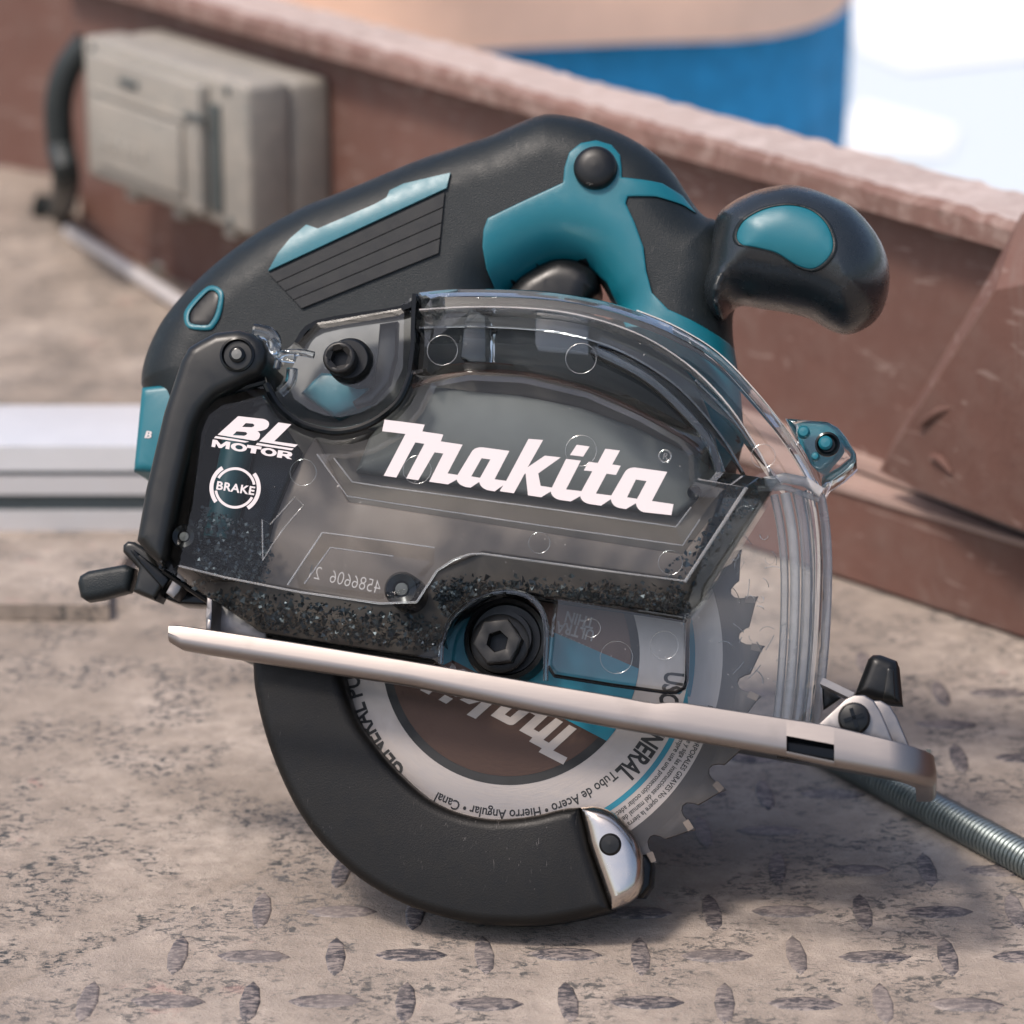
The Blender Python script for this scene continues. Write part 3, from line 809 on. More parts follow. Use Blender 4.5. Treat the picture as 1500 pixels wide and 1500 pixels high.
# motor cap touches the floor behind
ml = .02
for k_ in range(400):
    low = ORG + V * (hc[1] - mot_r) + N * (-ml)
    if low[2] < .0005: break
    ml += .0005
m = MB(); m.lathe((hc[0] + .004, hc[1], 0), [(.0, -ml), (.034, -ml), (mot_r, -ml + .006), (mot_r, -.03), (.046, -.026), (.050, -.012), (.0, -.012)])
m.build('motor_housing', M['teal'], S)
bat = P([(207, 567), (262, 561), (330, 600), (325, 700), (240, 694), (195, 690)], -.013)
bo, _ = pillow('battery', bat, -.012, -.050, .002, M['teal'], S, rings=3, step=.003)
bt = MB(); a0 = loc(211, 641, -.0119); text_line(bt, 'B', a0, .0019, R(-2), -.0118, .03, shear=.2, sx=1.3); bt.build('battery_lettering', M['print'], bo, flat=True)

# ---- handle
hpix = [(212, 568), (214, 545), (225, 510), (245, 472), (275, 435), (305, 405), (345, 372), (395, 338), (450, 308), (498, 289), (535, 274), (614, 241), (676, 220), (721, 205), (759, 188), (790, 176), (816, 173), (856, 180), (891, 192), (926, 208), (962, 231), (988, 258), (1005, 284), (1021, 308), (1035, 322), (1056, 332), (1078, 370), (1085, 410), (1080, 440), (1073, 460), (1074, 500), (1083, 560), (1090, 640)]
hole_px = [(735, 438), (757, 417), (781, 399), (812, 384), (838, 382), (865, 391), (882, 408), (897, 436), (905, 470), (800, 480)]
hbody = P(spline(hpix, 8, False) + [(1060, 760), (900, 780), (500, 700), (300, 700), (235, 620)], -.028)
hole_px = [(830 + (x - 830) * .93, 425 + (y - 425) * .90 + 3) for x, y in hole_px]
handle, hh = pillow('handle', hbody, -.010, -.046, .0155, M['rubber'], S, hb=.016, rings=12, grid=.0019, holes=[P(spline(hole_px, 6), -.026)], step=.0014, angle=60)
D_ = -.013
teal_px = [(717, 324), (760, 303), (827, 272), (829, 250), (836, 228), (852, 213), (874, 207), (896, 213), (909, 229), (912, 250), (912, 264), (970, 268), (999, 282), (1018, 306), (1000, 297), (962, 290), (921, 292), (918, 302), (931, 330), (944, 366), (948, 401), (956, 432), (980, 457), (1014, 472), (1072, 500), (1081, 560), (1086, 640), (1050, 700), (960, 640), (925, 500), (903, 445), (886, 408), (866, 389), (838, 380), (812, 382), (781, 397), (752, 418), (735, 436), (722, 418), (713, 395), (709, 365), (711, 340)]
patch('trigger_shell', P(teal_px, D_), hh, .0009, M['teal'], handle, edge=.0012)
stripe = [(397, 401), (411, 375), (428, 353), (451, 332), (469, 339), (552, 303), (569, 293), (573, 282), (593, 272), (662, 257), (657, 280)]
patch('grip_stripe', P(stripe, D_), hh, .0011, M['teal'], handle, edge=0, step=.0010)
def lerp(a, b, t): return (a[0] + (b[0] - a[0]) * t, a[1] + (b[1] - a[1]) * t)
ra, rb, rc, rd = (398, 405), (654, 286), (645, 376), (446, 456)
for k_ in range(4):
    t0_, t1_ = k_ / 4 + .008, (k_ + 1) / 4 - .012
    patch('grip_rib', P([lerp(ra, rd, t0_), lerp(rb, rc, t0_), lerp(rb, rc, t1_), lerp(ra, rd, t1_)], D_), hh, .0009, M['frame'], handle, edge=0, step=.0012)
vent = [(271, 464), (277, 448), (300, 424), (314, 420), (327, 427), (331, 438), (327, 464), (318, 481), (308, 487), (279, 483)]
vin = [(279, 464), (284, 452), (303, 431), (313, 427), (321, 432), (324, 441), (320, 462), (313, 475), (306, 480), (283, 477)]
patch('vent_ring', P(spline(vent, 3), D_), hh, .0008, M['teal'], handle, edge=.0005, holes=[P(spline(vin, 3), D_)])
patch('vent_insert', P(spline(vin, 3), D_), hh, .0001, M['black'], handle, edge=.0005)
bc = loc(873, 248, -.010); z0 = float(hh(np.array([bc]))[0])
m = MB(); m.lathe((bc[0], bc[1], z0 - .002), [(.0062, 0), (.0062, .0040), (.0058, .0050), (.0047, .0058), (.0025, .0062), (.0, .0063)])
m.build('lock_button', M['black'], handle)
trig = [(740, 455), (757, 420), (781, 401), (812, 386), (838, 385), (862, 393), (876, 408), (880, 432), (868, 446), (862, 480), (800, 500)]
pillow('trigger', P(spline(trig, 3), -.026), -.016, -.038, .006, M['black'], handle, hb=.006, grid=.004)
# ---- front grip knob
kn_px = [(1050, 327), (1067, 308), (1102, 289), (1138, 280), (1168, 279), (1208, 290), (1248, 309), (1276, 337), (1295, 368), (1303, 401), (1299, 435), (1285, 463), (1261, 480), (1237, 486), (1213, 479), (1182, 462), (1146, 453), (1111, 448), (1087, 444), (1071, 452), (1060, 470), (1048, 468), (1036, 450), (1032, 425), (1040, 395), (1044, 360)]
knob, kh = pillow('front_grip', P(spline(kn_px, 8), -.018), .006, -.040, .0165, M['knob'], S, hf=.021, hb=.020, rings=9, grid=.0017, step=.0012, angle=180)
inl = [(1079, 346), (1090, 326), (1120, 309), (1155, 303), (1186, 309), (1208, 327), (1220, 352), (1219, 374), (1204, 391), (1186, 396), (1164, 389), (1138, 374), (1111, 367), (1087, 361)]
isp = spline(inl, 4)
patch('grip_inlay', P(isp, .002), kh, .0002, M['teal'], knob, edge=.0006, sink=.0010)
big = [tuple(np.array((1150, 350)) + (np.array(p) - np.array((1150, 350))) * 1.085) for p in isp]
patch('inlay_rim', P(big, .002), kh, .0005, M['rubber'], knob, edge=.0005, holes=[P(isp, .002)], sink=.0008)

# ---- gear case behind the clear guard, and the flat metal blade case
case_px = [(606, 445), (683, 432), (750, 438), (817, 447), (883, 463), (940, 490), (985, 520), (1020, 560), (1040, 610), (1050, 660), (1050, 730), (1000, 900), (640, 960), (320, 900), (250, 800), (300, 610), (430, 500), (460, 475), (590, 452)]
slab('blade_case', P(case_px, -.004), -.004, -.016, M['case'], S, bevel=.002)
gear = slab('gear_cover', P([(440, 575), (470, 545), (540, 552), (536, 590), (490, 610)], .004), .004, -.004, M['teal'], S, bevel=.001)

# ---- blade
BC = hc; br = 372 * MM
def blade_outline():
    pts = []
    for k_ in range(32):
        a = math.radians(-24.8 + 7.2) - k_ * 2 * math.pi / 32     # carbide tip angle, going clockwise
        st = 2 * math.pi / 32
        for da, rr in ((0, 1.0), (-.10 * st, .985), (-.45 * st, .955), (-.58 * st, .945), (-.62 * st, .925), (-.70 * st, .905), (-.80 * st, .900), (-.90 * st, .910), (-.95 * st, .928), (-.97 * st, .955)):
            pts.append((BC[0] + br * rr * math.cos(a + da), BC[1] + br * rr * math.sin(a + da)))
    return pts
M['bladegrey'] = brushed('blade_steel', (.125, .112, .104), .48, polar=True, cx=BC[0], cy=BC[1])
M['label'] = brushed('blade_label_silver', (.38, .335, .30), .46, polar=True, cx=BC[0], cy=BC[1])
M['bronze'] = brushed('dark_bronze_foil', (.085, .055, .043), .36, polar=True, cx=BC[0], cy=BC[1])
blade = slab('blade', blade_outline(), .0008, -.0008, M['bladegrey'], S, bevel=.00015)
tv = None
for k_ in range(32):
    a = math.radians(-24.8 + 7.2) - k_ * 2 * math.pi / 32
    if tv is None:
        m = MB(); m.box((0, 0, 0), (.0014, 0, 0), (0, .0009, 0), (0, 0, .00095)); tv = m.build('carbide_tooth', M['carbide'], blade, flat=True); o = tv
    else:
        o = tv.copy(); COL.objects.link(o); o.parent = blade
    o.location = (BC[0] + br * .967 * math.cos(a - .006), BC[1] + br * .967 * math.sin(a - .006), 0); o.rotation_euler = (0, 0, a - .25)
def ring(name, r1, r0, z, mat, parent, n=120):
    v = []; f = []
    for k_ in range(n):
        t = 2 * math.pi * k_ / n
        v += [(BC[0] + r1 * MM * math.cos(t), BC[1] + r1 * MM * math.sin(t), z), (BC[0] + r0 * MM * math.cos(t), BC[1] + r0 * MM * math.sin(t), z)]
    for k_ in range(n):
        j = (k_ + 1) % n; f.append((2 * k_, 2 * j, 2 * j + 1, 2 * k_ + 1))
    return mk(name, v, f, mat, parent)
ring('label_ring', 311, 20, .00085, M['label'], blade)
ring('teal_line', 271, 263, .00092, M['teal_ink'], blade)
ring('black_border', 190, 20, .00092, M['ink'], blade)
ring('centre_disc', 177, 20, .00100, M['bronze'], blade)
# teal band across the centre disc
A1, A2 = np.array(loc(827, 1053, .001)), np.array(loc(888, 1085, .001)); B1, B2 = np.array(loc(813, 927, .001)), np.array(loc(937, 980, .001))
def chord(p, q, r):
    d = nrm(q - p); c = np.array(BC); s = (c - p) @ d; f0 = p + d * s; hgt = math.sqrt(max(0, r * r - (f0 - c) @ (f0 - c))); return f0 - d * hgt, f0 + d * hgt
rr_ = 190 * MM; p0, p1 = chord(A1, A2, rr_); q0, q1 = chord(B1, B2, rr_)
def arc(a, b, n=8):
    c = np.array(BC); t0_, t1_ = math.atan2(*(a - c)[::-1]), math.atan2(*(b - c)[::-1])
    while t1_ - t0_ > math.pi: t1_ -= 2 * math.pi
    while t1_ - t0_ < -math.pi: t1_ += 2 * math.pi
    return [(BC[0] + rr_ * math.cos(t0_ + (t1_ - t0_) * k_ / n), BC[1] + rr_ * math.sin(t0_ + (t1_ - t0_) * k_ / n)) for k_ in range(n + 1)]
band = arc(p1, q1) + arc(q0, p0)
letters('teal_band', [[ccw(band)]], .00095, M['teal_ink'], blade)

# ---- the word mark, traced once and used on the lid and, smaller, on the blade
def qb_(a, c, b, n=5):
    return [tuple((1 - t) ** 2 * np.array(a) + 2 * t * (1 - t) * np.array(c) + t * t * np.array(b)) for t in [k_ / n for k_ in range(n + 1)]]
W = 1269
main = [(135, 85), (475, 128), (455, 185), (632, 212), (610, 270), (795, 297), (668, 540), (752, 553), (870, 360)] + qb_((870, 360), (895, 315), (965, 320))[1:] + \
    [(1190, 350), (1065, 590), (1163, 603), (1352, 248), (1475, 258), (1345, 488), (1490, 390), (1624, 405), (1434, 540), (1454, 645), (1549, 660), (1669, 418), (1794, 432), (1669, 675), (1799, 690), (1891, 522), (1819, 515), (1859, 442), (1937, 452), (2001, 332), (2124, 347), (2059, 465), (2131, 475), (2091, 553), (2011, 542), (1921, 710), (2051, 727), (W + 893, 535)] + \
    qb_((W + 893, 535), (W + 920, 485), (W + 990, 491))[1:] + [(2524, 527), (2394, 773), (2577, 800), (2559, 893)] + qb_((W + 1060, 868), (W + 1000, 855), (2259, 792)) + [(2174, 842)] + \
    qb_((W + 850, 832), (W + 790, 820), (2047, 758)) + [(1964, 813)] + qb_((W + 600, 799), (W + 530, 785), (1789, 732)) + [(1709, 777)] + qb_((W + 350, 765), (W + 280, 750), (1539, 692)) + \
    [(1459, 742), (1347, 725), (1327, 540), (1318, 545), (1228, 708), (1108, 690), (1138, 640), (1065, 692)] + qb_((1000, 680), (945, 660), (935, 612)) + [(862, 660)] + qb_((820, 655), (755, 635), (745, 592)) + \
    [(672, 633), (512, 610), (632, 372), (558, 362), (420, 598), (318, 582), (472, 290), (395, 278), (235, 575), (128, 560), (312, 207), (115, 183)]
holes_ = [[(955, 412), (1030, 422), (942, 578), (868, 565)], [(W + 990, 592), (W + 1080, 605), (W + 1000, 755), (W + 915, 742)]]
idot = [(W + 490, 298), (W + 598, 313), (W + 545, 398), (W + 433, 385)]
def zpx(p, ox, oy, s): return [(ox + x / s, oy + y / s) for x, y in p]
LOGO = [[zpx(main, 540, 600, 5.769)] + [zpx(h, 540, 600, 5.769) for h in holes_], [zpx(idot, 540, 600, 5.769)]]
def rot_logo(p):
    o = np.array((563.4, 614.7)); t = R(200); c, s = math.cos(t) * .68, math.sin(t) * .68
    return [(825 + (x - o[0]) * c - (y - o[1]) * s, 1120 + (x - o[0]) * s + (y - o[1]) * c) for x, y in p]
letters('blade_logo', [[P(rot_logo(lp), .0012) for lp in g] for g in LOGO], .0011, M['label'], blade, 0.00008)
m = MB()
def th(px, py): q = loc(px, py, .001); return math.atan2(q[1] - BC[1], q[0] - BC[0]), math.hypot(q[0] - BC[0], q[1] - BC[1])
text_arc(m, 'GENERAL PURPOSE', BC, 226 * MM, th(590, 1132)[0], 24 * MM, .00096, .025, 1.0, .80)
text_arc(m, 'Tubo de Acero • Hierro Angular • Canal', BC, 226 * MM, th(906, 1138)[0], 14 * MM, .00096, .015, 1.0, .82)
text_arc(m, 'USO GENERAL', BC, 229 * MM, th(992, 985)[0], 27 * MM, .00096, .03, 1.0, (th(992, 985)[0] - th(920, 1150)[0]) * 229 / (27 * glyphs('USO GENERAL', .03, 1.)[2]))
for r_, s_, tx in ((299, 0, 'LESIONES CORPORALES GRAVES No opere la sierra sin que el protector'), (288, -.01, 'lugar. Consulte y siga las instrucciones del manual del usuario'), (277, -.02, 'seguridad. Siempre use una protección ocular adecuada para')):
    text_arc(m, tx, BC, r_ * MM, th(1030, 1062)[0] + .10 + s_, 7.6 * MM, .00096, .010, 1.0, .86)
m.build('blade_lettering', M['ink'], blade, flat=True)
m = MB(); an = R(180 - 23)
text_line(m, 'Max. Speed 4,600 RPM', loc(925, 978, .001), 10 * MM, an, .00104, .0, sx=.85)
text_line(m, 'Super Acier', loc(882, 985, .001), 9 * MM, an, .00104, .0, sx=.85)
text_line(m, 'ULTRA', loc(872, 924, .001), 16 * MM, an + .2, .00104, .02, sx=.8); text_line(m, 'THIN', loc(872, 906, .001), 16 * MM, an + .2, .00104, .02, sx=.8)
m.build('band_lettering', M['grey_ink'], blade, flat=True)

# ---- flange, collar and hex bolt on the arbor
fc = loc(740, 936, .010)
m = MB(); m.lathe((fc[0], fc[1], .001), [(.0118, 0), (.0118, .006), (.0112, .0085), (.0100, .009), (.0094, .0075), (.0076, .0075), (.0074, .011), (.0, .011)])
fl_ = m.build('blade_flange', M['black'], S)
hx = loc(729, 940, .017); m = MB()
hexp = [(hx[0] + .0067 * math.cos(R(8 + 60 * k_)), hx[1] + .0067 * math.sin(R(8 + 60 * k_))) for k_ in range(6)]
pillow('hex_bolt', hexp, .018, .008, .0006, M['steel_nut'], S, rings=2, holes=[circ(hx, .0029, 6, rot=R(20))], step=.004)
m = MB(); m.lathe((hx[0], hx[1], .0085), [(.0031, .0), (.0, .001)]); m.build('socket_floor', M['gloss'], fl_)
m = MB(); m.lathe((hx[0], hx[1], .011), [(.0080, 0), (.0080, .0016), (.0074, .0020), (.006, .0020)]); m.build('washer', M['steel_nut'], S)

# ---- lower guard
go = [(368, 974), (370, 1005), (378, 1045), (390, 1088), (408, 1135), (430, 1180), (458, 1222), (495, 1262), (540, 1297), (590, 1324), (640, 1341), (690, 1352), (740, 1356), (790, 1355), (845, 1346), (894, 1334)]
gi = [(848, 1182), (822, 1184), (782, 1194), (734, 1199), (702, 1197), (662, 1187), (622, 1167), (582, 1132), (546, 1091), (518, 1050), (502, 1000), (490, 940), (480, 900), (370, 900)]
gd = P(spline(go, 3, False) + [(862, 1242)] + spline(gi, 3, False), .011)
gu, _ = pillow('lower_guard', gd, .011, -.009, .0032, M['guard'], S, hb=.0015, rings=5, step=.0016, angle=60)
tip = spline([(848, 1182), (870, 1180), (898, 1190), (922, 1214), (936, 1242), (941, 1274), (937, 1302), (922, 1321), (894, 1332)], 3, False) + [(862, 1242)]
tpo, _ = pillow('guard_tip', P(tip, .0122), .0122, .004, .0042, M['chrome'], gu, hf=.004, rings=5, step=.0014, angle=70)
rv = loc(894, 1237, .0122); m = MB(); m.lathe((rv[0], rv[1], .0118), [(.0030, 0), (.0030, .0006), (.0024, .0012), (.0, .0014)]); m.build('rivet', M['black'], gu)
slab('guard_bumper', P([(925, 1255), (948, 1252), (957, 1268), (955, 1298), (943, 1316), (925, 1316)], .000), .004, -.008, M['gloss'], gu, bevel=.001)

# ---- base plate: front flange swept along its traced edges, curling back at the right end
topp = [(246, 915), (252, 914), (300, 921), (420, 939), (600, 968), (797, 1002), (900, 1019), (958, 1030), (988, 1027), (1072, 1040), (1150, 1052), (1214, 1062), (1302, 1083)]
botp = [(246, 940), (255, 949), (300, 957), (420, 976), (600, 1004), (797, 1046), (900, 1065), (958, 1075), (988, 1080), (1072, 1094), (1150, 1107), (1214, 1121), (1302, 1137)]
DB = .040
def at_x(pl, x):
    for (x0, y0), (x1, y1) in zip(pl, pl[1:]):
        if x0 <= x <= x1: return y0 + (y1 - y0) * (x - x0) / (x1 - x0)
    return pl[-1][1] if x > pl[-1][0] else pl[0][1]
cols = []
for x in sorted(set(list(np.linspace(246, 1302, 60)) + [1152, 1222])):
    cols.append((loc(x, at_x(topp, x), DB), loc(x, at_x(botp, x), DB), DB))
# curl: the path turns through 80 degrees, radius rc
(tu, bu, _) = cols[-1]; rc_ = .0125; dirv = nrm(np.array(loc(1302, 1137, DB)) - np.array(loc(1150, 1107, DB)))
for k_ in range(1, 13):
    a = R(88) * k_ / 12; du = rc_ * math.sin(a); dd = rc_ * (1 - math.cos(a)); shrink = 1 - .10 * k_ / 12
    t_ = np.array(tu) + dirv * du; b_2 = np.array(bu) + dirv * du
    t_ = b_2 + (t_ - b_2) * shrink
    cols.append((tuple(t_), tuple(b_2), DB - dd))
for k_ in range(1, 9):
    t_, b_2, d_ = cols[-1]; cols.append((t_, b_2, d_ - .008))
# closed cross-section swept along the path; the slot splits it into an upper and a lower bar
rb_ = .0024; TH = .0013
def inward(i):
    (a, _, da), (b, _, db_) = cols[max(i - 1, 0)], cols[min(i + 1, len(cols) - 1)]
    t3 = nrm(np.array([b[0] - a[0], b[1] - a[1], db_ - da])); up = np.array([cols[i][0][0] - cols[i][1][0], cols[i][0][1] - cols[i][1][1], 0]); up = nrm(up)
    return up, nrm(np.cross(t3, up))               # outward normal: towards the viewer on the straight run
def section(i, kind):
    t_, b_2, d_ = cols[i]; up, n3 = inward(i); T3 = np.array([t_[0], t_[1], d_]); B3 = np.array([b_2[0], b_2[1], d_]); H = np.linalg.norm(T3 - B3)
    def q(h, n_): return B3 + up * h + n3 * n_       # h up from the lower edge, n_ outwards
    lean = lambda h: -.0007 * max(0, (h / H - .48) / .52)
    if kind == 'full': hi, lo = H, None
    elif kind == 'upper': hi, lo = H, H * .54
    else: hi, lo = H * .13, None
    pts = [q(hi - .00025, lean(hi) ), ] if kind != 'lower' else [q(hi, 0)]
    if kind == 'full' : pts += [q(H * .48, 0)]
    if kind == 'upper': pts += [q(lo, 0), q(lo, -TH)]
    else:
        if kind == 'full': pts += [q(rb_, 0)]
        r2 = rb_ if kind == 'full' else min(rb_, hi)
        for k_ in range(1, 7):
            a = R(90) * k_ / 6; pts.append(q(r2 * (1 - math.sin(a)), -r2 * (1 - math.cos(a))))
        pts += [q(0, -.0055), q(TH, -.0055), q(TH, -r2), q(min(hi * .9, r2), -TH)]
    pts += [q(hi - .00025, lean(hi) - TH), q(hi, lean(hi) - TH + .0003), q(hi, lean(hi) - .0003)] if kind != 'lower' else [q(hi, -TH)]
    return pts
v = []; f = []
sx0, sx1 = loc(1152, 1090, DB)[0], loc(1222, 1100, DB)[0]
ia = min(range(len(cols)), key=lambda i: abs(cols[i][0][0] - sx0)); ib = min(range(len(cols) - 20), key=lambda i: abs(cols[i][0][0] - sx1))
for i0, i1, kind in ((0, ia, 'full'), (ia, ib, 'upper'), (ia, ib, 'lower'), (ib, len(cols) - 1, 'full')):
    base0 = len(v); rows = [section(i, kind) for i in range(i0, i1 + 1)]; nr = len(rows[0])
    for r_ in rows: v += r_
    for a in range(len(rows) - 1):
        for k_ in range(nr):
            l_ = (k_ + 1) % nr; f.append((base0 + a * nr + k_, base0 + a * nr + l_, base0 + (a + 1) * nr + l_, base0 + (a + 1) * nr + k_))
    f.append(tuple(range(base0, base0 + nr))[::-1]); f.append(tuple(range(base0 + (len(rows) - 1) * nr, base0 + len(rows) * nr)))
base_ = mk('base_plate', v, f, M['alu'], S, 20)
# sheet behind the flange (with a gap for the blade)
l0, l1 = np.array(cols[2][1]), np.array(cols[60][1]) + dirv * rc_
def bsheet(d0_, d1_, name):
    up2 = nrm(np.array([-(l1 - l0)[1], (l1 - l0)[0]])); m = MB()
    vv = [(p[0], p[1], d) for d in (d0_, d1_) for p in (l0 + up2 * .0036, l1 + up2 * .0046, l1 + up2 * .0064, l0 + up2 * .0054)]
    m.add(vv, [(0, 1, 2, 3), (7, 6, 5, 4), (0, 4, 5, 1), (1, 5, 6, 2), (2, 6, 7, 3), (3, 7, 4, 0)]); return m.build(name, M['case'], base_, flat=True)
bsheet(.020, .014, 'base_sheet'); bsheet(-.012, -.050, 'base_sheet')
slab('slot_shade', P([(1140, 1074), (1236, 1086), (1234, 1122), (1138, 1110)], .034), .034, .028, M['gloss'], base_)  # black slab added so the slot reads dark
# brackets at the front end
br_px = [(1196, 1062), (1214, 1046), (1238, 1024), (1250, 1018), (1266, 1018), (1280, 1026), (1290, 1042), (1308, 1084), (1302, 1092), (1196, 1072)]
slab('bracket', P(br_px, .034), .034, .0325, M['bracket'], base_)
slab('bracket', P([(x + 24, y + 8) for x, y in br_px], .020), .020, .0185, M['bracket'], base_)
scw = loc(1251, 1052, .036); m = MB(); m.lathe((scw[0], scw[1], .034), [(.0042, 0), (.0042, .0014), (.0036, .0024), (.002, .0029), (.0, .003)], 32)
sw = m.build('bracket_screw', M['black'], base_)
m = MB()
for a in (R(20), R(110)):
    m.box((scw[0], scw[1], .0371), (.0026 * math.cos(a), .0026 * math.sin(a), 0), (-.0005 * math.sin(a), .0005 * math.cos(a), 0), (0, 0, .00025))
m.build('cross_recess', M['gloss'], sw, flat=True)
m = MB(); p0_, p1_ = loc(1204, 999, .026), loc(1250, 1021, .026)
m.box(((p0_[0] + p1_[0]) / 2, (p0_[1] + p1_[1]) / 2, .024), ((p1_[0] - p0_[0]) / 2, (p1_[1] - p0_[1]) / 2, 0), (.0004, .0008, 0), (0, 0, .006))
m.build('link_bar', M['bracket'], base_, flat=True)
slab('bracket', P([(1204, 1004), (1232, 1022), (1206, 1040)], .014), .014, .012, M['black'], base_)
wk = [(1252, 1018), (1272, 966), (1279, 960), (1290, 960), (1314, 969), (1318, 980), (1323, 1034), (1308, 1033), (1282, 1028)]
wko, wkh = pillow('wing_screw', P(wk, .008), .012, .002, .003, M['black'], base_, rings=4, hb=.002, step=.0015)
patch('wing_face', P([(1300, 979), (1309, 981), (1312, 1028), (1293, 1026)], .011), wkh, .0004, M['frame'], wko)
m = MB(); m.box((*loc(1360, 1105, .026), .024), (.0006, 0, 0), (0, .0012, 0), (0, 0, .004)); m.build('guide_slot', M['boxdark'], base_, flat=True)

# ---- left: lever and pin, post
lv = [(117, 856), (120, 845), (132, 838), (186, 828), (200, 834), (198, 850), (192, 868), (150, 879), (130, 882), (121, 876)]
lo_, _ = pillow('depth_lever', P(lv, .004), .008, .000, .0022, M['rubber'], S, rings=4, hb=.002, step=.0015)
pillow('lever_hub', P([(194, 866), (199, 848), (202, 832), (190, 820), (179, 808), (179, 798), (186, 792), (196, 793), (215, 805), (244, 848), (226, 879)], .012), .012, .001, .0014, M['frame'], lo_, step=.0015)
slab('lever_slot', P([(190, 806), (196, 805), (215, 820), (250, 845), (238, 862), (205, 825)], .0135), .0135, .012, M['gloss'], lo_, bevel=.0004)
pillow('lever_pin', P([(242, 868), (254, 846), (268, 856), (262, 868), (254, 877)], .014), .014, .004, .0008, M['bracket'], S, rings=2)
slab('lever_mount', P([(236, 862), (300, 868), (302, 886), (262, 884), (240, 876)], .006), .006, -.006, M['gloss'], S, bevel=.0006)
slab('depth_post', P([(303, 874), (311, 878), (309, 924), (301, 922)], .030), .030, .012, M['bracket'], base_, bevel=.0003)
slab('depth_bracket', P([(311, 876), (390, 930), (390, 940), (309, 926)], .018), .018, .0165, M['bracket'], base_, bevel=.0003)

# ---- chip box: frame at left, grey back, chips, clear lid
frm = [(197, 790), (210, 716), (237, 602), (262, 526), (273, 506), (290, 496), (313, 484), (347, 480), (366, 485), (382, 497), (389, 512), (388, 530), (378, 548), (345, 566), (316, 580), (297, 600), (285, 625), (262, 720), (243, 815), (236, 829), (215, 812)]
box = empty('chip_box', (0, 0, 0), None, None); del_ = None
box.parent = S
fo, fh = pillow('box_frame', P(frm, .030), .030, .004, .0035, M['frame'], box, rings=5, step=.0015)
hs = loc(348, 520, .030); m = MB(); m.lathe((hs[0], hs[1], .0292), [(.0048, 0), (.0048, .0016), (.0042, .0018), (.0036, .0004), (.0022, .0002), (.0022, .0016), (.0016, .002), (.0, .002)]); m.build('hinge_screw', M['gloss'], box)
m = MB(); m.lathe((hs[0], hs[1], .0296), [(.0014, 0), (.0014, .0018), (.0, .002)], 20); m.build('screw_core', M['case'], box)
# lid outline (px)
Ub = [(390, 562), (400, 582), (413, 600), (440, 620), (473, 630), (500, 632), (533, 624), (563, 607), (587, 583), (602, 548)]
Uin = [(384, 580), (396, 602), (413, 622), (440, 640), (473, 650), (502, 652), (540, 643), (574, 622), (603, 590), (622, 551)]
top_arc = [(602, 543), (683, 531), (767, 535), (867, 558), (950, 593), (1017, 630), (1037, 647)]
top_in = [(684, 545), (766, 549), (862, 571), (942, 606), (1004, 640), (1022, 660)]
out = [(240, 832), (262, 740), (280, 625), (293, 596), (318, 578)] + spline(Ub, 2, False) + spline(top_arc, 2, False) + [(1037, 688), (1140, 703), (1012, 905), (950, 895), (870, 884), (800, 874), (753, 865), (725, 866), (700, 877), (673, 897), (657, 915), (648, 940), (643, 962), (633, 965), (500, 945), (380, 926)]
ff = [(262, 829), (282, 740), (296, 632), (306, 608), (325, 594)] + spline(Uin, 2, False) + spline(top_in, 2, False) + [(1022, 702), (1092, 714), (1003, 851), (870, 834), (755, 818), (707, 811), (687, 812), (664, 820), (640, 836), (610, 882), (557, 884), (437, 867), (330, 846)]
pl_o = [(464, 665), (509, 727), (560, 735), (800, 771), (1000, 799), (1038, 742), (1060, 716), (1018, 706), (1016, 664), (1000, 645), (940, 610), (861, 575), (766, 553), (686, 549), (632, 560), (613, 600), (583, 636), (546, 657), (504, 665)]
pl_i = [(489, 671), (516, 706), (560, 713), (800, 745), (990, 772), (1024, 728), (1010, 716), (1008, 668), (996, 651), (938, 618), (860, 583), (766, 561), (688, 557), (639, 566), (620, 604), (588, 642), (549, 664), (507, 672)]
rc_o = [(421, 857), (472, 780), (600, 797), (655, 805), (636, 826), (604, 872), (556, 878), (437, 861)]
rc_i = [(446, 855), (484, 802), (600, 818), (632, 822), (620, 832), (596, 862), (553, 870), (452, 856)]
D1 = .034
terr('clear_lid', [(P(out, D1 - .010), D1 - .010), (P(ff, D1), D1), (P(pl_o, D1 + .0003), D1 + .0003), (P(pl_i, D1 + .0026), D1 + .0026), (P(rc_o, D1 - .0002), D1 - .0002), (P(rc_i, D1 - .0022), D1 - .0022)], [M['smoky'], M['matte']], box, skirt=.012, band=(2, 3))
lid = [o for o in box.children if o.name.startswith('clear_lid')][0]
slab('box_back', P(out, .012), .012, .009, M['plate'], box, bevel=.0005)
# rounded mould edges, their highlights painted in as pale haze
m = MB()
for lp_, d_, i0, i1 in ((pl_o, D1 + .0003, 0, 6), (pl_i, D1 + .0026, 0, 6), (rc_o, D1 - .0002, 0, 4), (rc_i, D1 - .0022, 0, 3)):
    q_ = resample(P(lp_[i0:i1], d_), .004, False); m.tube([(x, y, d_) for x, y in q_], .00022, 6)
q_ = P(ff[-13:] + [ff[0]], D1); m.tube([(x, y, D1) for x, y in q_], .0003, 6)
q_ = P([(1046, 712), (960, 868)], D1); q2 = P([(1094, 714), (1003, 853)], D1); m.tube([(x, y, D1 - .0002) for x, y in q2], .0004, 6)
m.build('lid_edge', M['ribclear'], box)
slab('inner_floor', P([(462, 640), (510, 735), (700, 765), (1000, 812), (1040, 760), (1010, 850), (707, 808), (640, 836), (612, 882), (556, 884), (360, 850), (348, 815), (385, 760), (425, 700)], .0135), .0135, .012, M['inner'], box, bevel=.0005)
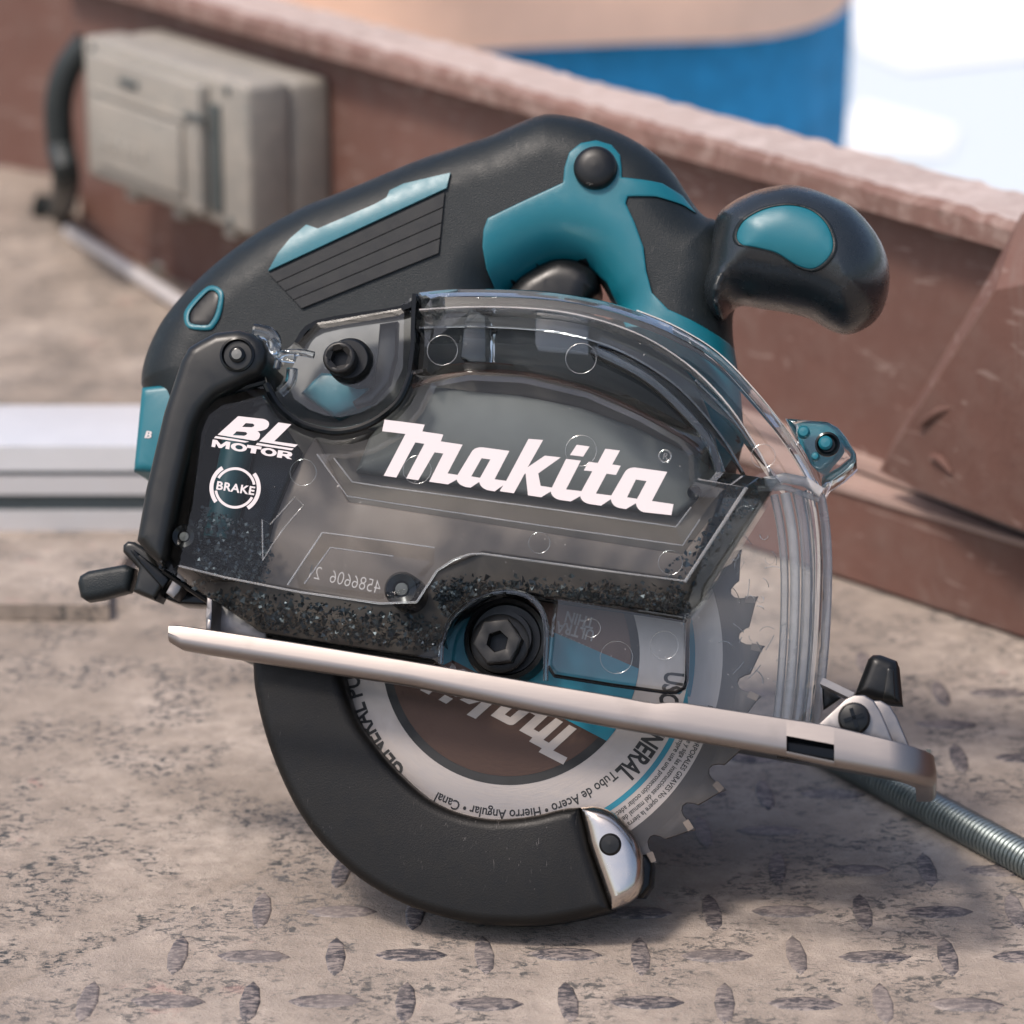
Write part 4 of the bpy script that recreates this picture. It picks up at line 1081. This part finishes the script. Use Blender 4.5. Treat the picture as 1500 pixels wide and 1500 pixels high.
# dark rim around the lid
m = MB(); rimp = P(spline(Ub, 4, False), .026); m.tube([(x, y, .026) for x, y in rimp], .0011, 8)
rimp = P([(238, 833), (250, 775), (262, 720), (280, 625), (293, 596), (318, 578), (390, 558)], .024); m.tube([(x, y, .024) for x, y in rimp], .0012, 8)
rimp = P([(240, 836), (380, 930), (500, 949), (634, 968), (645, 962), (650, 940), (659, 916), (675, 899), (702, 879), (726, 868), (753, 867), (800, 877), (950, 898), (1012, 908)], .014); m.tube([(x, y, .014) for x, y in rimp], .0010, 8)
m.build('gasket', M['gloss'], box)
# smooth dark chute inside the lid on the left
slab('chute', P([(262, 820), (285, 700), (300, 610), (385, 580), (420, 630), (440, 660), (400, 760), (378, 850), (300, 850)], .016), .016, .012, M['gloss'], box, bevel=.001)
m = MB(); p0_, p1_ = loc(352, 640, .018), loc(322, 790, .018); m.tube([(*p0_, .019), (*p1_, .019)], .0045, 16); m.build('teal_reflection', M['dim_teal'], box)  # dim teal tube drawn in place of a reflection in the lid
# inner wall of the box above the word mark; its brown line paints a reflection
arc_px = [(604, 566), (650, 552), (700, 545), (767, 548), (860, 570), (940, 606), (1004, 642), (1030, 664)]
m = MB(); q_ = P(spline(arc_px, 4, False), .018); m.tube([(x, y, .018) for x, y in q_], .0007, 6); m.build('arc_reflection', M['brown'], box)
slab('inner_step', P([(600, 560), (540, 640), (520, 690), (990, 755), (1060, 700), (1020, 668), (930, 625), (850, 596), (760, 578), (690, 572)], .0155), .0155, .012, M['case'], box, bevel=.0015)
ic = loc(1017, 721, .017); m = MB(); m.lathe((ic[0], ic[1], .0150), [(.0019, .0), (.0019, .0022), (.0014, .0024), (.001, .001), (.0, .0008)], 20); m.build('drain_hole', M['gloss'], box)
# posts in the lid
for (x, y, r_) in ((587, 862, 27), (268, 785, 20)):
    c = loc(x, y, .030); m = MB(); m.lathe((c[0], c[1], .014), [(r_ * MM, 0), (r_ * MM * .95, .014), (r_ * MM * .8, .0155), (r_ * MM * .45, .0150), (r_ * MM * .4, .012), (r_ * MM * .38, .0135), (0, .0138)], 28); m.build('lid_post', M['gloss'], box)
    m = MB(); m.lathe((c[0], c[1], .0278), [(r_ * MM * .36, 0), (r_ * MM * .33, .0010), (0, .0012)], 20); m.build('post_core', M['case'], box)
# chips
def chips(n, poly_px, d0_, d1_, dens, size=(.0003, .0011)):
    poly = P(poly_px, (d0_ + d1_) / 2); p = np.array(poly); mn, mx = p.min(0), p.max(0); out_ = []
    while len(out_) < n:
        c = rng.uniform(mn, mx, (400, 2)); ok = inside(c, [poly]); c = c[ok]
        for q in c:
            if rng.random() < dens(q): out_.append((q[0], q[1], rng.uniform(d0_, d1_)))
            if len(out_) >= n: break
    for (x, y, z) in out_:
        s_ = rng.uniform(*size) * (1.6 if rng.random() < .08 else 1); a = nrm(rng.normal(size=3)); b = nrm(np.cross(a, rng.normal(size=3)))
        c = np.array([x, y, z]); k_ = np.cross(a, b) * s_ * .5
        ch.add([c - a * s_, c + b * s_ * .7 + k_, c + a * s_, c - b * s_ * .6 + k_ * .3], [(0, 3, 1), (1, 3, 2), (0, 1, 3), (1, 2, 3)][:2])
ch = MB()
def below(pa, pb, soft):
    """denser below a line given in photo pixels"""
    A = np.array(loc(*pa, .025)); B = np.array(loc(*pb, .025)); t = nrm(B - A); nn = np.array([-t[1], t[0]])
    return lambda q: float(np.clip(1 - ((q - A) @ nn) / soft - .0, .0, 1) ** 1.5)
chips(1250, [(250, 842), (420, 868), (620, 900), (652, 905), (640, 955), (500, 938), (384, 920)], .014, .026, below((300, 880), (640, 930), .008))
chips(1500, [(630, 856), (668, 832), (760, 835), (1004, 862), (1012, 898), (880, 880), (760, 862), (716, 862), (680, 885), (655, 905)], .014, .0265, below((640, 868), (1010, 882), .006))
chips(750, [(280, 770), (300, 745), (380, 770), (400, 800), (385, 860), (440, 868), (330, 850), (290, 830)], .018, .028, lambda q: 1., (.0004, .0010))
chips(160, [(1040, 700), (1135, 705), (1090, 760), (1060, 740)], .014, .022, below((1040, 712), (1100, 730), .006))
chips(120, [(970, 840), (1060, 745), (1085, 740), (1000, 880)], .018, .028, lambda q: 1.)
co_ = ch.build('metal_chips', M['chip'], box, flat=True); co_['kind'] = 'stuff'
# lettering on the lid
DL = D1 + .0027
letters('logo_lettering', [[P(lp, DL) for lp in g] for g in LOGO], DL, M['print'], lid, .0002)
m = MB(); c = loc(974, 668, DL); m.tube([(c[0] + 8.5 * MM * math.cos(t), c[1] + 8.5 * MM * math.sin(t), DL) for t in np.linspace(0, 2 * math.pi, 25)[:-1]], .00022, 5, True)
text_line(m, 'R', (c[0] - 3.6 * MM, c[1] - 4.2 * MM), 9 * MM, R(-7.6), DL + .0001, .02); m.build('trade_mark', M['relief'], lid)
def z9(p): return zpx(p, 290, 600, 9.375)
Bo = [(555, 92), (895, 130)] + qb_((895, 130), (985, 150), (980, 205)) + qb_((980, 205), (970, 290), (820, 300)) + qb_((820, 300), (862, 325), (855, 360)) + qb_((855, 360), (845, 420), (780, 430)) + [(272, 348)]
badge = [[z9(Bo), z9([(660, 187), (755, 195), (778, 212), (770, 233), (740, 245), (608, 240)]), z9([(535, 300), (655, 310), (680, 325), (670, 348), (640, 362), (480, 355)])],
         [z9([(248, 365), (540, 412), (708, 443), (650, 455), (222, 393)])], [z9([(1108, 178), (1285, 205), (1050, 437), (1375, 483), (1330, 520), (845, 440)])], [z9([(820, 460), (1318, 537), (1290, 563), (795, 487)])],
         [z9([(205, 412), (265, 420), (318, 485), (390, 438), (450, 448), (432, 548), (378, 540), (388, 490), (325, 532), (288, 527), (250, 465), (238, 520), (188, 512)])],
         [z9(circ((565, 520), 112, 28, 56, R(9))), z9(circ((568, 520), 52, 20, 30, R(9)))], [z9([(680, 485), (878, 512), (870, 552), (808, 543), (795, 608), (722, 598), (735, 535), (672, 525)])],
         [z9(circ((975, 586), 110, 28, 55, R(9))), z9(circ((978, 586), 52, 20, 30, R(9)))],
         [z9([(1105, 557), (1240, 577), (1285, 592), (1300, 617), (1285, 642), (1248, 650), (1295, 686), (1230, 676), (1185, 640), (1160, 637), (1153, 668), (1085, 657)]), z9([(1172, 587), (1225, 594), (1240, 604), (1222, 614), (1165, 608)])]]
letters('motor_badge', [[P(lp, D1) for lp in g] for g in badge], D1 + .0001, M['print'], lid, .0002)
def arcb(r1, r0, a0, a1, n=24):
    c = (513, 1078); o1 = [(c[0] + r1 * math.cos(R(a)), c[1] - r1 * math.sin(R(a))) for a in np.linspace(a0, a1, n)]
    o2 = [(c[0] + r0 * math.cos(R(a)), c[1] - r0 * math.sin(R(a))) for a in np.linspace(a1, a0, n)]; return z9(o1 + o2)
brk = [[arcb(284, 248, 10, 149)], [arcb(284, 248, 188, 331)], [arcb(352, 298, 122, 216)], [arcb(352, 298, -58, 37)]]
bo_ = letters('brake_symbol', [[P(lp, D1) for lp in g] for g in brk], D1 + .0001, M['print'], lid, .0002)
m = MB(); s0_, s1_ = loc(290 + 243 / 9.375, 600 + 1092 / 9.375, D1), loc(290 + 772 / 9.375, 600 + 1174 / 9.375, D1)
text_line(m, 'BRAKE', s0_, 108 / 9.375 * MM, math.atan2(s1_[1] - s0_[1], s1_[0] - s0_[0]), D1 + .0003, .028, 1.08, width=math.dist(s0_, s1_)); m.build('brake_lettering', M['print'], lid, flat=True)
# moulded marks
m = MB(); ar = [(385, 821), (384, 761), (396, 768), (432, 728), (445, 740), (430, 757), (413, 777), (397, 801)]
m.tube([(x, y, D1 + .0001) for x, y in P(ar, D1)], .00018, 5, True); m.build('direction_arrow', M['relief'], lid)
for (x, y, r_) in ((648, 513, 22), (851, 525, 22), (444, 692, 19), (790, 795, 15), (982, 824, 17), (611, 688, 20), (851, 660, 22), (1118, 668, 17), (866, 920, 13), (903, 963, 23), (973, 945, 20)):
    dd_ = {648: .0265, 851: .0265, 1118: .0265}.get(x, D1 + .0001) if y < 600 or x > 1100 else (D1 + .0001 if y < 880 else .0245)
    if 555 < y < 700 and 500 < x < 1000: dd_ = DL
    c = loc(x, y, dd_); m = MB(); m.tube([(c[0] + r_ * MM * math.cos(t), c[1] + r_ * MM * math.sin(t), dd_) for t in np.linspace(0, 2 * math.pi, 41)[:-1]], .00008, 5, True); m.build('ejector_mark', M['relief'], lid)
m = MB(); dd_ = D1 - .0020; s0_, s1_ = loc(452, 846, dd_), loc(556, 870, dd_)
text_line(m, '4586606  21', s0_, 19 * MM, math.atan2(s1_[1] - s0_[1], s1_[0] - s0_[0]), dd_, -.012, width=math.dist(s0_, s1_), mirror=True); m.build('part_number', M['grey_ink'], lid, flat=True)

# ---- window pane below the lid
pane = [(812, 872), (1008, 905), (1006, 996), (1002, 1008), (990, 1014), (975, 1014), (900, 1004), (812, 990), (803, 976)]
pn = terr('window_pane', [(P(pane, .023), .023), (P([(818, 878), (1002, 909), (1000, 994), (984, 1008), (905, 998), (817, 984), (809, 974)], .0245), .0245)], M['clear'], box, skirt=.016)
m = MB(); q_ = P(pane[1:], .022); m.tube([(x, y, .022) for x, y in q_], .0005, 6); m.build('pane_edge', M['gloss'], box)
# dark wall of the arch over the bolt
m = MB(); archp = spline([(650, 975), (652, 945), (660, 918), (676, 898), (702, 880), (728, 871), (755, 870), (782, 880), (798, 900), (804, 930), (803, 975), (803, 1000)], 4, False); q_ = P(archp, .018)
v = []; f = []
for x, y in q_: v += [(x, y, .024), (x, y, .004)]
for i in range(len(q_) - 1): f.append((2 * i, 2 * i + 2, 2 * i + 3, 2 * i + 1))
mk('arch_wall', v, f, M['clear'], box)
m.tube([(x, y, .0235) for x, y in q_], .0007, 6); m.build('arch_rim', M['glass'], box)

# ---- clear upper guard
gtop = [(608, 433), (613, 427), (650, 423), (683, 422), (750, 423), (817, 428), (883, 440), (933, 455), (983, 475), (1033, 503), (1067, 530), (1100, 565), (1130, 600), (1160, 640), (1185, 680), (1203, 718)]
gcol = [(1210, 760), (1214, 810), (1214, 860), (1211, 930), (1205, 1000), (1198, 1062)]
gout = gtop + gcol
def inner(px_off, cut=0):
    p = np.array(spline(gout, 2, False)); t = np.gradient(p, axis=0); t /= np.linalg.norm(t, axis=1)[:, None]; nn = np.stack([-t[:, 1], t[:, 0]], 1)
    return [tuple(x) for x in p + nn * px_off]
low = [(1130, 1085), (1010, 1060), (1000, 900), (1060, 720), (1000, 660), (860, 585), (700, 560), (606, 560)]
def gl(off, d, sh):
    a = inner(off); a = [(max(x, 608 + sh), min(y, 1070 - sh)) for x, y in a]
    c = np.array([900., 760.]); lw = [tuple(np.array(p) + (np.array((980, 700)) - np.array(p)) * (sh / 300)) for p in low]
    return P(a + lw, d), d
ug = empty('upper_guard', (0, 0, 0), None, None); ug.parent = S
terr('guard_shell', [gl(3, .010, 0), gl(13, .0215, 4), gl(34, .0225, 8), gl(37, .0240, 12)], M['clear'], ug, skirt=-.010, angle=30)
# solid rim following the outer edge: a bar with real refraction
def bar(name, path_px, d0_, d1_, wpx, mat, parent, taper=True):
    p = np.array(spline(path_px, 4, False)); t = np.gradient(p, axis=0); t /= np.linalg.norm(t, axis=1)[:, None]; nn = np.stack([-t[:, 1], t[:, 0]], 1)
    a = P([tuple(x) for x in p], d1_); b = P([tuple(x) for x in p + nn * wpx], d1_)
    m = MB(); n = len(a); v = []
    for (x0, y0), (x1, y1) in zip(a, b):
        v += [(x0, y0, d0_), (x0, y0, d1_ - .0008), ((x0 * .85 + x1 * .15), (y0 * .85 + y1 * .15), d1_), ((x0 * .15 + x1 * .85), (y0 * .15 + y1 * .85), d1_), (x1, y1, d1_ - .0008), (x1, y1, d0_)]
    f = []
    for i in range(n - 1):
        for k_ in range(6): f.append((i * 6 + k_, i * 6 + (k_ + 1) % 6, (i + 1) * 6 + (k_ + 1) % 6, (i + 1) * 6 + k_))
    f += [tuple(range(6))[::-1], tuple(range((n - 1) * 6, n * 6))]
    o = mk(name, v, [q[::-1] for q in f], mat, parent, 35); return o
bar('guard_rim', gtop[1:], .004, .014, 13, M['glass'], ug)
bar('guard_rim', [(933, 453), (983, 473), (1033, 501), (1067, 528), (1100, 563), (1130, 598), (1160, 638), (1186, 679), (1203, 716)], .002, .0095, 3, M['edgeclear'], ug)  # pale strip added as the rim's white highlight
bar('guard_rim', [(611, 430), (609, 470), (608, 505), (603, 548)], .008, .024, 8, M['gloss'], ug)
# inner clear walls following the arc
for pth_, w_, d0_, d1_, mt in (([(614, 478), (683, 476), (760, 479), (830, 487), (900, 508), (960, 540), (1010, 580), (1060, 640), (1090, 690)], 4, .002, .0235, 'glass'),
                        ([(614, 452), (683, 448), (760, 449), (830, 456), (900, 474), (960, 500), (1020, 542), (1070, 595), (1110, 655), (1128, 690)], 3, .012, .0245, 'edgeclear'),
                        ([(870, 505), (940, 540), (990, 580), (1040, 636), (1062, 690)], 14, .010, .0245, 'glass'),
                        ([(1020, 555), (1075, 612), (1118, 672), (1145, 704)], 4, .0, .0235, 'glass')):
    bar('guard_rib', pth_, d0_, d1_, w_, M[mt], ug)
slab('guard_fin', P([(688, 450), (698, 456), (712, 462), (712, 530), (688, 530), (674, 522), (680, 470)], .022), .022, .004, M['glass'], ug, bevel=.0006)
slab('guard_fin', P([(785, 455), (862, 462), (862, 520), (788, 514), (782, 500)], .0235), .0235, .0225, M['clear_clean'], ug, bevel=.0004)
# ribbed column at the right
for k_, (o0, r_) in enumerate(((0, 1.25), (16, 1.35), (32, 1.5), (50, 1.3), (66, 1.1))):
    pth_ = [(1200, 716), (1208, 760), (1212, 810), (1212, 860), (1209, 930), (1203, 1000), (1195, 1064)]
    pp_ = [(x - o0 * (1 - .10 * i / 6), y + o0 * .14) for i, (x, y) in enumerate(pth_)]
    dz = .008 + .013 * (1 - math.exp(-k_ * .9)); q_ = P(spline(pp_, 4, False), dz); m = MB(); m.tube([(x, y, dz) for x, y in q_], r_ * .001, 12); m.build('column_rib', M[('edgeclear', 'glass', 'ribclear', 'edgeclear', 'ribclear')[k_]], ug)
# fine curled swarf and scratches clinging to the inside of the guard window
sw_ = MB()
for k_ in range(34):
    cx_, cy_ = rng.uniform(1070, 1150), rng.uniform(740, 1000); a = rng.uniform(0, 6.28); L_ = rng.uniform(10, 34); cv = rng.normal(0, .09)
    q_ = []
    for t in np.linspace(0, 1, 8):
        q_.append((cx_, cy_)); cx_ += math.cos(a) * L_ / 8; cy_ += math.sin(a) * L_ / 8; a += cv * 3
    sw_.tube([(x, y, .0238) for x, y in P(q_, .0238)], .00009 * rng.uniform(.6, 1.6), 4)
so_ = sw_.build('fine_swarf', M['relief'], ug); so_['kind'] = 'stuff'
# collar where column meets the arc
m = MB(); q_ = P([(1120, 706), (1150, 700), (1180, 706), (1204, 722)], .020); m.tube([(x, y, .020) for x, y in q_], .0014, 10); q_ = P([(1110, 716), (1150, 714), (1200, 732)], .018); m.tube([(x, y, .018) for x, y in q_], .0008, 8); m.build('guard_collar', M['edgeclear'], ug)
# lug at the right with screw posts
lug = [(1150, 612), (1164, 613), (1212, 617), (1228, 626), (1240, 640), (1254, 664), (1254, 676), (1236, 692), (1212, 708), (1204, 722), (1196, 706), (1180, 668)]
lo2, lh2 = pillow('guard_lug', P(lug, .014), .015, -.004, .002, M['glass'], ug, hb=.001, rings=4, step=.0015, angle=50)
slab('lug_back', P([(1158, 618), (1208, 622), (1226, 640), (1232, 664), (1206, 694), (1196, 690), (1180, 660)], -.006), -.006, -.012, M['teal'], ug, bevel=.001)
for (x, y, r_, mt) in ((1177, 632, 9, 'teal'), (1209, 648, 10, 'teal'), (1194, 668, 6, 'teal')):
    c = loc(x, y, .017); m = MB(); m.lathe((c[0], c[1], .0145), [(r_ * MM, 0), (r_ * MM, .002), (r_ * MM * .7, .0026), (0, .0027)], 24); m.build('lug_post', M[mt], ug)
c = loc(1212, 651, .0155); m = MB(); m.lathe((c[0], c[1], .0150), [(18 * MM, 0), (18 * MM, .0008), (15 * MM, .001), (11 * MM, .0002), (0, .0002)], 28); m.build('lug_ring', M['gloss'], ug)
# ---- clear cover over the big bolt, and the bolt
cov_o = [(432, 500), (462, 470), (585, 449), (602, 436), (604, 545)] + [(587, 583), (563, 607), (533, 624), (500, 631), (473, 629), (440, 619), (413, 599), (392, 560), (415, 535)]
cov_i = [(448, 505), (470, 482), (584, 462), (592, 458), (590, 540), (575, 572), (553, 592), (528, 605), (500, 611), (478, 609), (453, 600), (432, 585), (420, 560), (432, 530)]
terr('bolt_cover', [(P(cov_o, .012), .012), (P(cov_i, .020), .020)], M['clear'], ug, skirt=.002)
bar('cover_rim', [(430, 500), (462, 468), (585, 447), (604, 434)], .004, .014, 10, M['gloss'], ug)
slab('cover_wall', P([(556, 474), (582, 470), (580, 520), (570, 560), (545, 588), (520, 596), (516, 588), (546, 566), (552, 520)], .008), .008, .004, M['frame'], ug, bevel=.0006)
m = MB()
for pts_, r_ in (([(372, 484), (392, 488), (402, 500), (398, 520)], .0020), ([(395, 500), (410, 520), (432, 524)], .0016), ([(405, 540), (412, 520), (436, 516), (460, 520)], .0010), ([(392, 545), (388, 520), (376, 492)], .0010), ([(410, 575), (425, 560), (428, 540)], .0016)):
    q_ = P(spline(pts_, 4, False), .020); m.tube([(x, y, .020) for x, y in q_], r_, 10)
m.build('hinge_barrel', M['glass'], ug)
b0_ = loc(497, 524, .027); b1_ = loc(512, 528, .021)
m = MB(); m.lathe((b1_[0], b1_[1], .0), [(26 * MM, 0), (26 * MM, .016), (34 * MM, .016), (34 * MM, .0205), (31 * MM, .0225), (28 * MM, .023), (0, .023)], 40); cb = m.build('cap_screw', M['black'], S)
pillow('screw_head', circ(b0_, 24 * MM, 36), .028, .014, .0009, M['steel_nut'], cb, rings=3, holes=[circ(b0_, 13.5 * MM, 6, rot=R(15))], step=.004)
m = MB(); m.lathe((b0_[0], b0_[1], .021), [(14 * MM, 0), (0, .0003)], 12); m.build('socket_floor', M['gloss'], cb)
